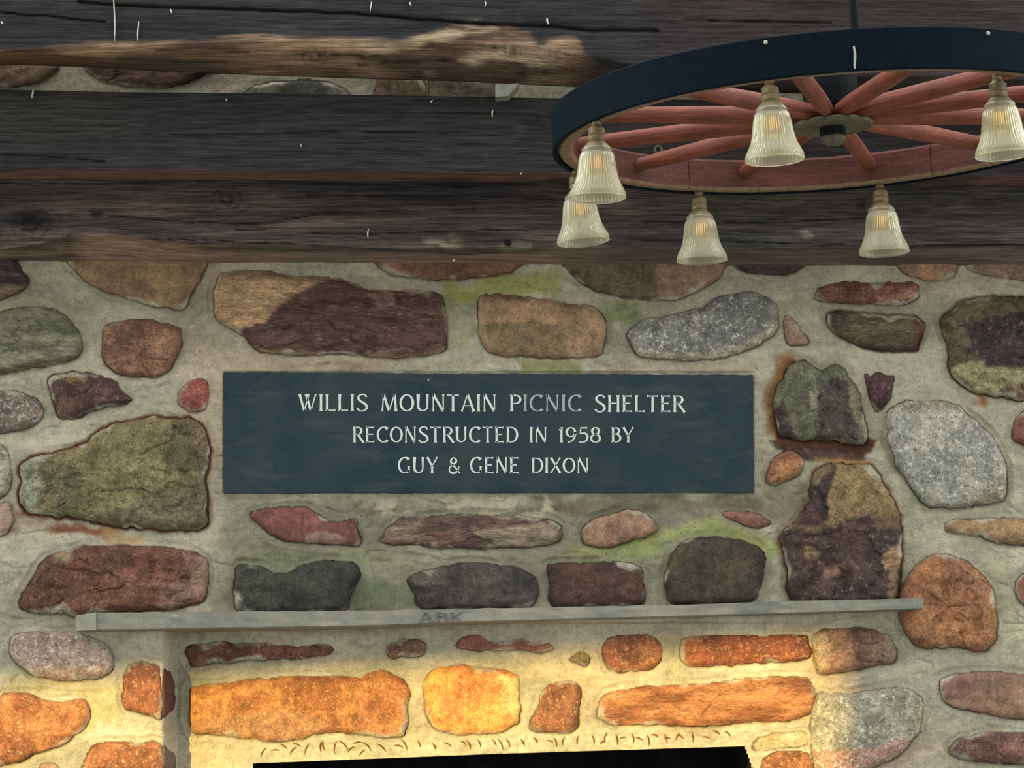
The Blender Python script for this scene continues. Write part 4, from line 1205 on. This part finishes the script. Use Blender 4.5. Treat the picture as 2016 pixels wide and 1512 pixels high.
wpart('hub_plate', v, f, M_RUST, label='round dull iron plate under the spokes')
v, f = lathe([(.0, .022), (.0262, .022), (.0262, .003), (.024, .001), (.0, .001)], 8)
wpart('hub_nut', v, f, M_HUB)
v, f = lathe([(.0, .002), (.0255, .002), (.0255, -.003), (.022, -.010), (.014, -.0155), (.006, -.0175), (.0, -.018)], 32)
wpart('end_cap', v, f, M_RUST, smooth=True, label='rounded grey cap below the hub')
# hanging rod on the near side of the tyre, up to the roof
p = on_wheel(1684, 62, .08)
an = math.atan2(p[1], p[0])
rx, ry = (RO - .026) * math.cos(an), (RO - .026) * math.sin(an)
v, f = lathe([(.0, .04), (.0085, .04), (.0085, 2.0), (.0, 2.0)], 12, (rx, ry, 0)); wpart('hanging_rod', v, f, M_HUB, smooth=False)
# white drip and rivets on the tyre
for px, py, L in ((1684, 94, 38),):
    a0 = math.atan2(*on_wheel(px, 140)[[1, 0]])
    vv = []; 
    for k in range(6):
        t = k / 5
        w = .0016 * (.5 + math.sin(math.pi * min(1, .2 + .7 * t)))
        for s in (-1, 1):
            for rr in (RO - .002, RO + .0015):
                aa = a0 + (s * w + .0012 * math.sin(t * 5)) / RO
                vv.append((rr * math.cos(aa), rr * math.sin(aa), .046 - t * .043))
    f = []
    for k in range(5):
        b = 4 * k
        f += [[b + 1, b + 3, b + 7, b + 5], [b, b + 1, b + 5, b + 4], [b + 3, b + 2, b + 6, b + 7]]
    wpart('dropping', vv, f, M_WHITE, label='white dropping streak')
for px in (1502, 1930):
    q = on_wheel(px, 146); aa = math.atan2(q[1], q[0])
    v, f = lathe([(.0, .004), (.003, .003), (.0042, .0), (.003, -.003), (.0, -.004)], 10, ((RO + .0005) * math.cos(aa), (RO + .0005) * math.sin(aa), .070))
    wpart('rivet', v, f, M_WHITE, smooth=True)

# lamps
prof_o = [(.0235, .0), (.0285, -.003), (.0300, -.008), (.0290, -.012), (.0322, -.018), (.0348, -.030), (.0366, -.045), (.0388, -.062), (.0425, -.078), (.0482, -.092), (.0532, -.104), (.0552, -.112), (.0556, -.116)]
prof_i = [(r - .0028, z) for r, z in prof_o[::-1]]
profile = prof_o + [(.0538, -.1172)] + prof_i
rib_n = 44


def ribf(k, a):
    if 4 <= k <= 10: return 0.026 * math.cos(rib_n * a)
    if k > len(prof_o): return 0.010 * math.cos(rib_n * a) if len(prof_o) + 3 <= k <= len(profile) - 5 else 0
    return 0


sv, sf = lathe(profile, rib_n * 6, ribs=ribf)
sf = [q for q in sf if len(q) == 4]
proto = {}


def lamp(px, py, tilt, first):
    q = on_wheel(px, py, .004) if px is not None else np.array(py)
    r = math.hypot(q[0], q[1]); k = min(max(r, RO - .046), RO - .016) / r
    base = np.array((q[0] * k, q[1] * k, .004))
    if first:
        v, f = lathe([(.0, .0), (.0085, .0), (.0095, -.004), (.0085, -.008), (.0115, -.011), (.0165, -.015), (.0172, -.024), (.0160, -.026), (.0172, -.028), (.0172, -.033), (.0155, -.036), (.0225, -.041), (.0255, -.045), (.0262, -.050), (.0245, -.052), (.0, -.050)], 36)
        v[:, 2] *= 1.2
        proto['socket'] = mk('lamp_socket', v, f, M_BRASS, None, None, False, False)
        proto['socket']['label'] = 'aged brass lamp socket'
        proto['shade'] = mk('lamp_shade', sv * np.array((1, 1, .88)) + np.array((0, 0, -.053)), sf, M_GLASS, None, None, True, False)
        proto['shade']['label'] = 'ribbed clear glass bell shade'
        v, f = lathe([(.0, -.045), (.010, -.050), (.0115, -.062), (.0155, -.076), (.0190, -.090), (.0195, -.100), (.0165, -.112), (.009, -.119), (.0, -.121)], 24)
        v[:, 2] = v[:, 2] * .85 - .012
        proto['bulb'] = mk('light_bulb', v, f, M_BULB, None, None, True, False)
        v, f = lathe([(.0, -.072), (.0020, -.074), (.0028, -.086), (.0020, -.098), (.0, -.100)], 10)
        v[:, 2] = v[:, 2] * .85 - .012
        proto['filament'] = mk('filament', v, f, M_FIL, None, None, True, False)
        so, sh, bu, fi = proto['socket'], proto['shade'], proto['bulb'], proto['filament']
    else:
        so, sh, bu, fi = [proto[k].copy() for k in ('socket', 'shade', 'bulb', 'filament')]
        for o in (so, sh, bu, fi): C.objects.link(o)
    so.parent = wheel; so.location = base
    so.rotation_euler = (tilt[0], tilt[1], random.random() * .1)
    for o in (sh, bu, fi):
        o.parent = so; o.location = (0, 0, 0)
    return so


LP = [(1163, 236, (0, R(2.4))), (1119, 336, (0, R(-2.5))), (1510, 152, (R(1), R(-.4))), (1955, 150, (R(1), R(-1.4))), (1367, 380, (0, R(1))), (1748, 379, (0, R(.4)))]
for i, (x, y, t) in enumerate(LP): lamp(x, y, t, i == 0)
for a in (27, 342): lamp(None, (RO * math.cos(R(a)), RO * math.sin(R(a)), 0), (0, 0), False)
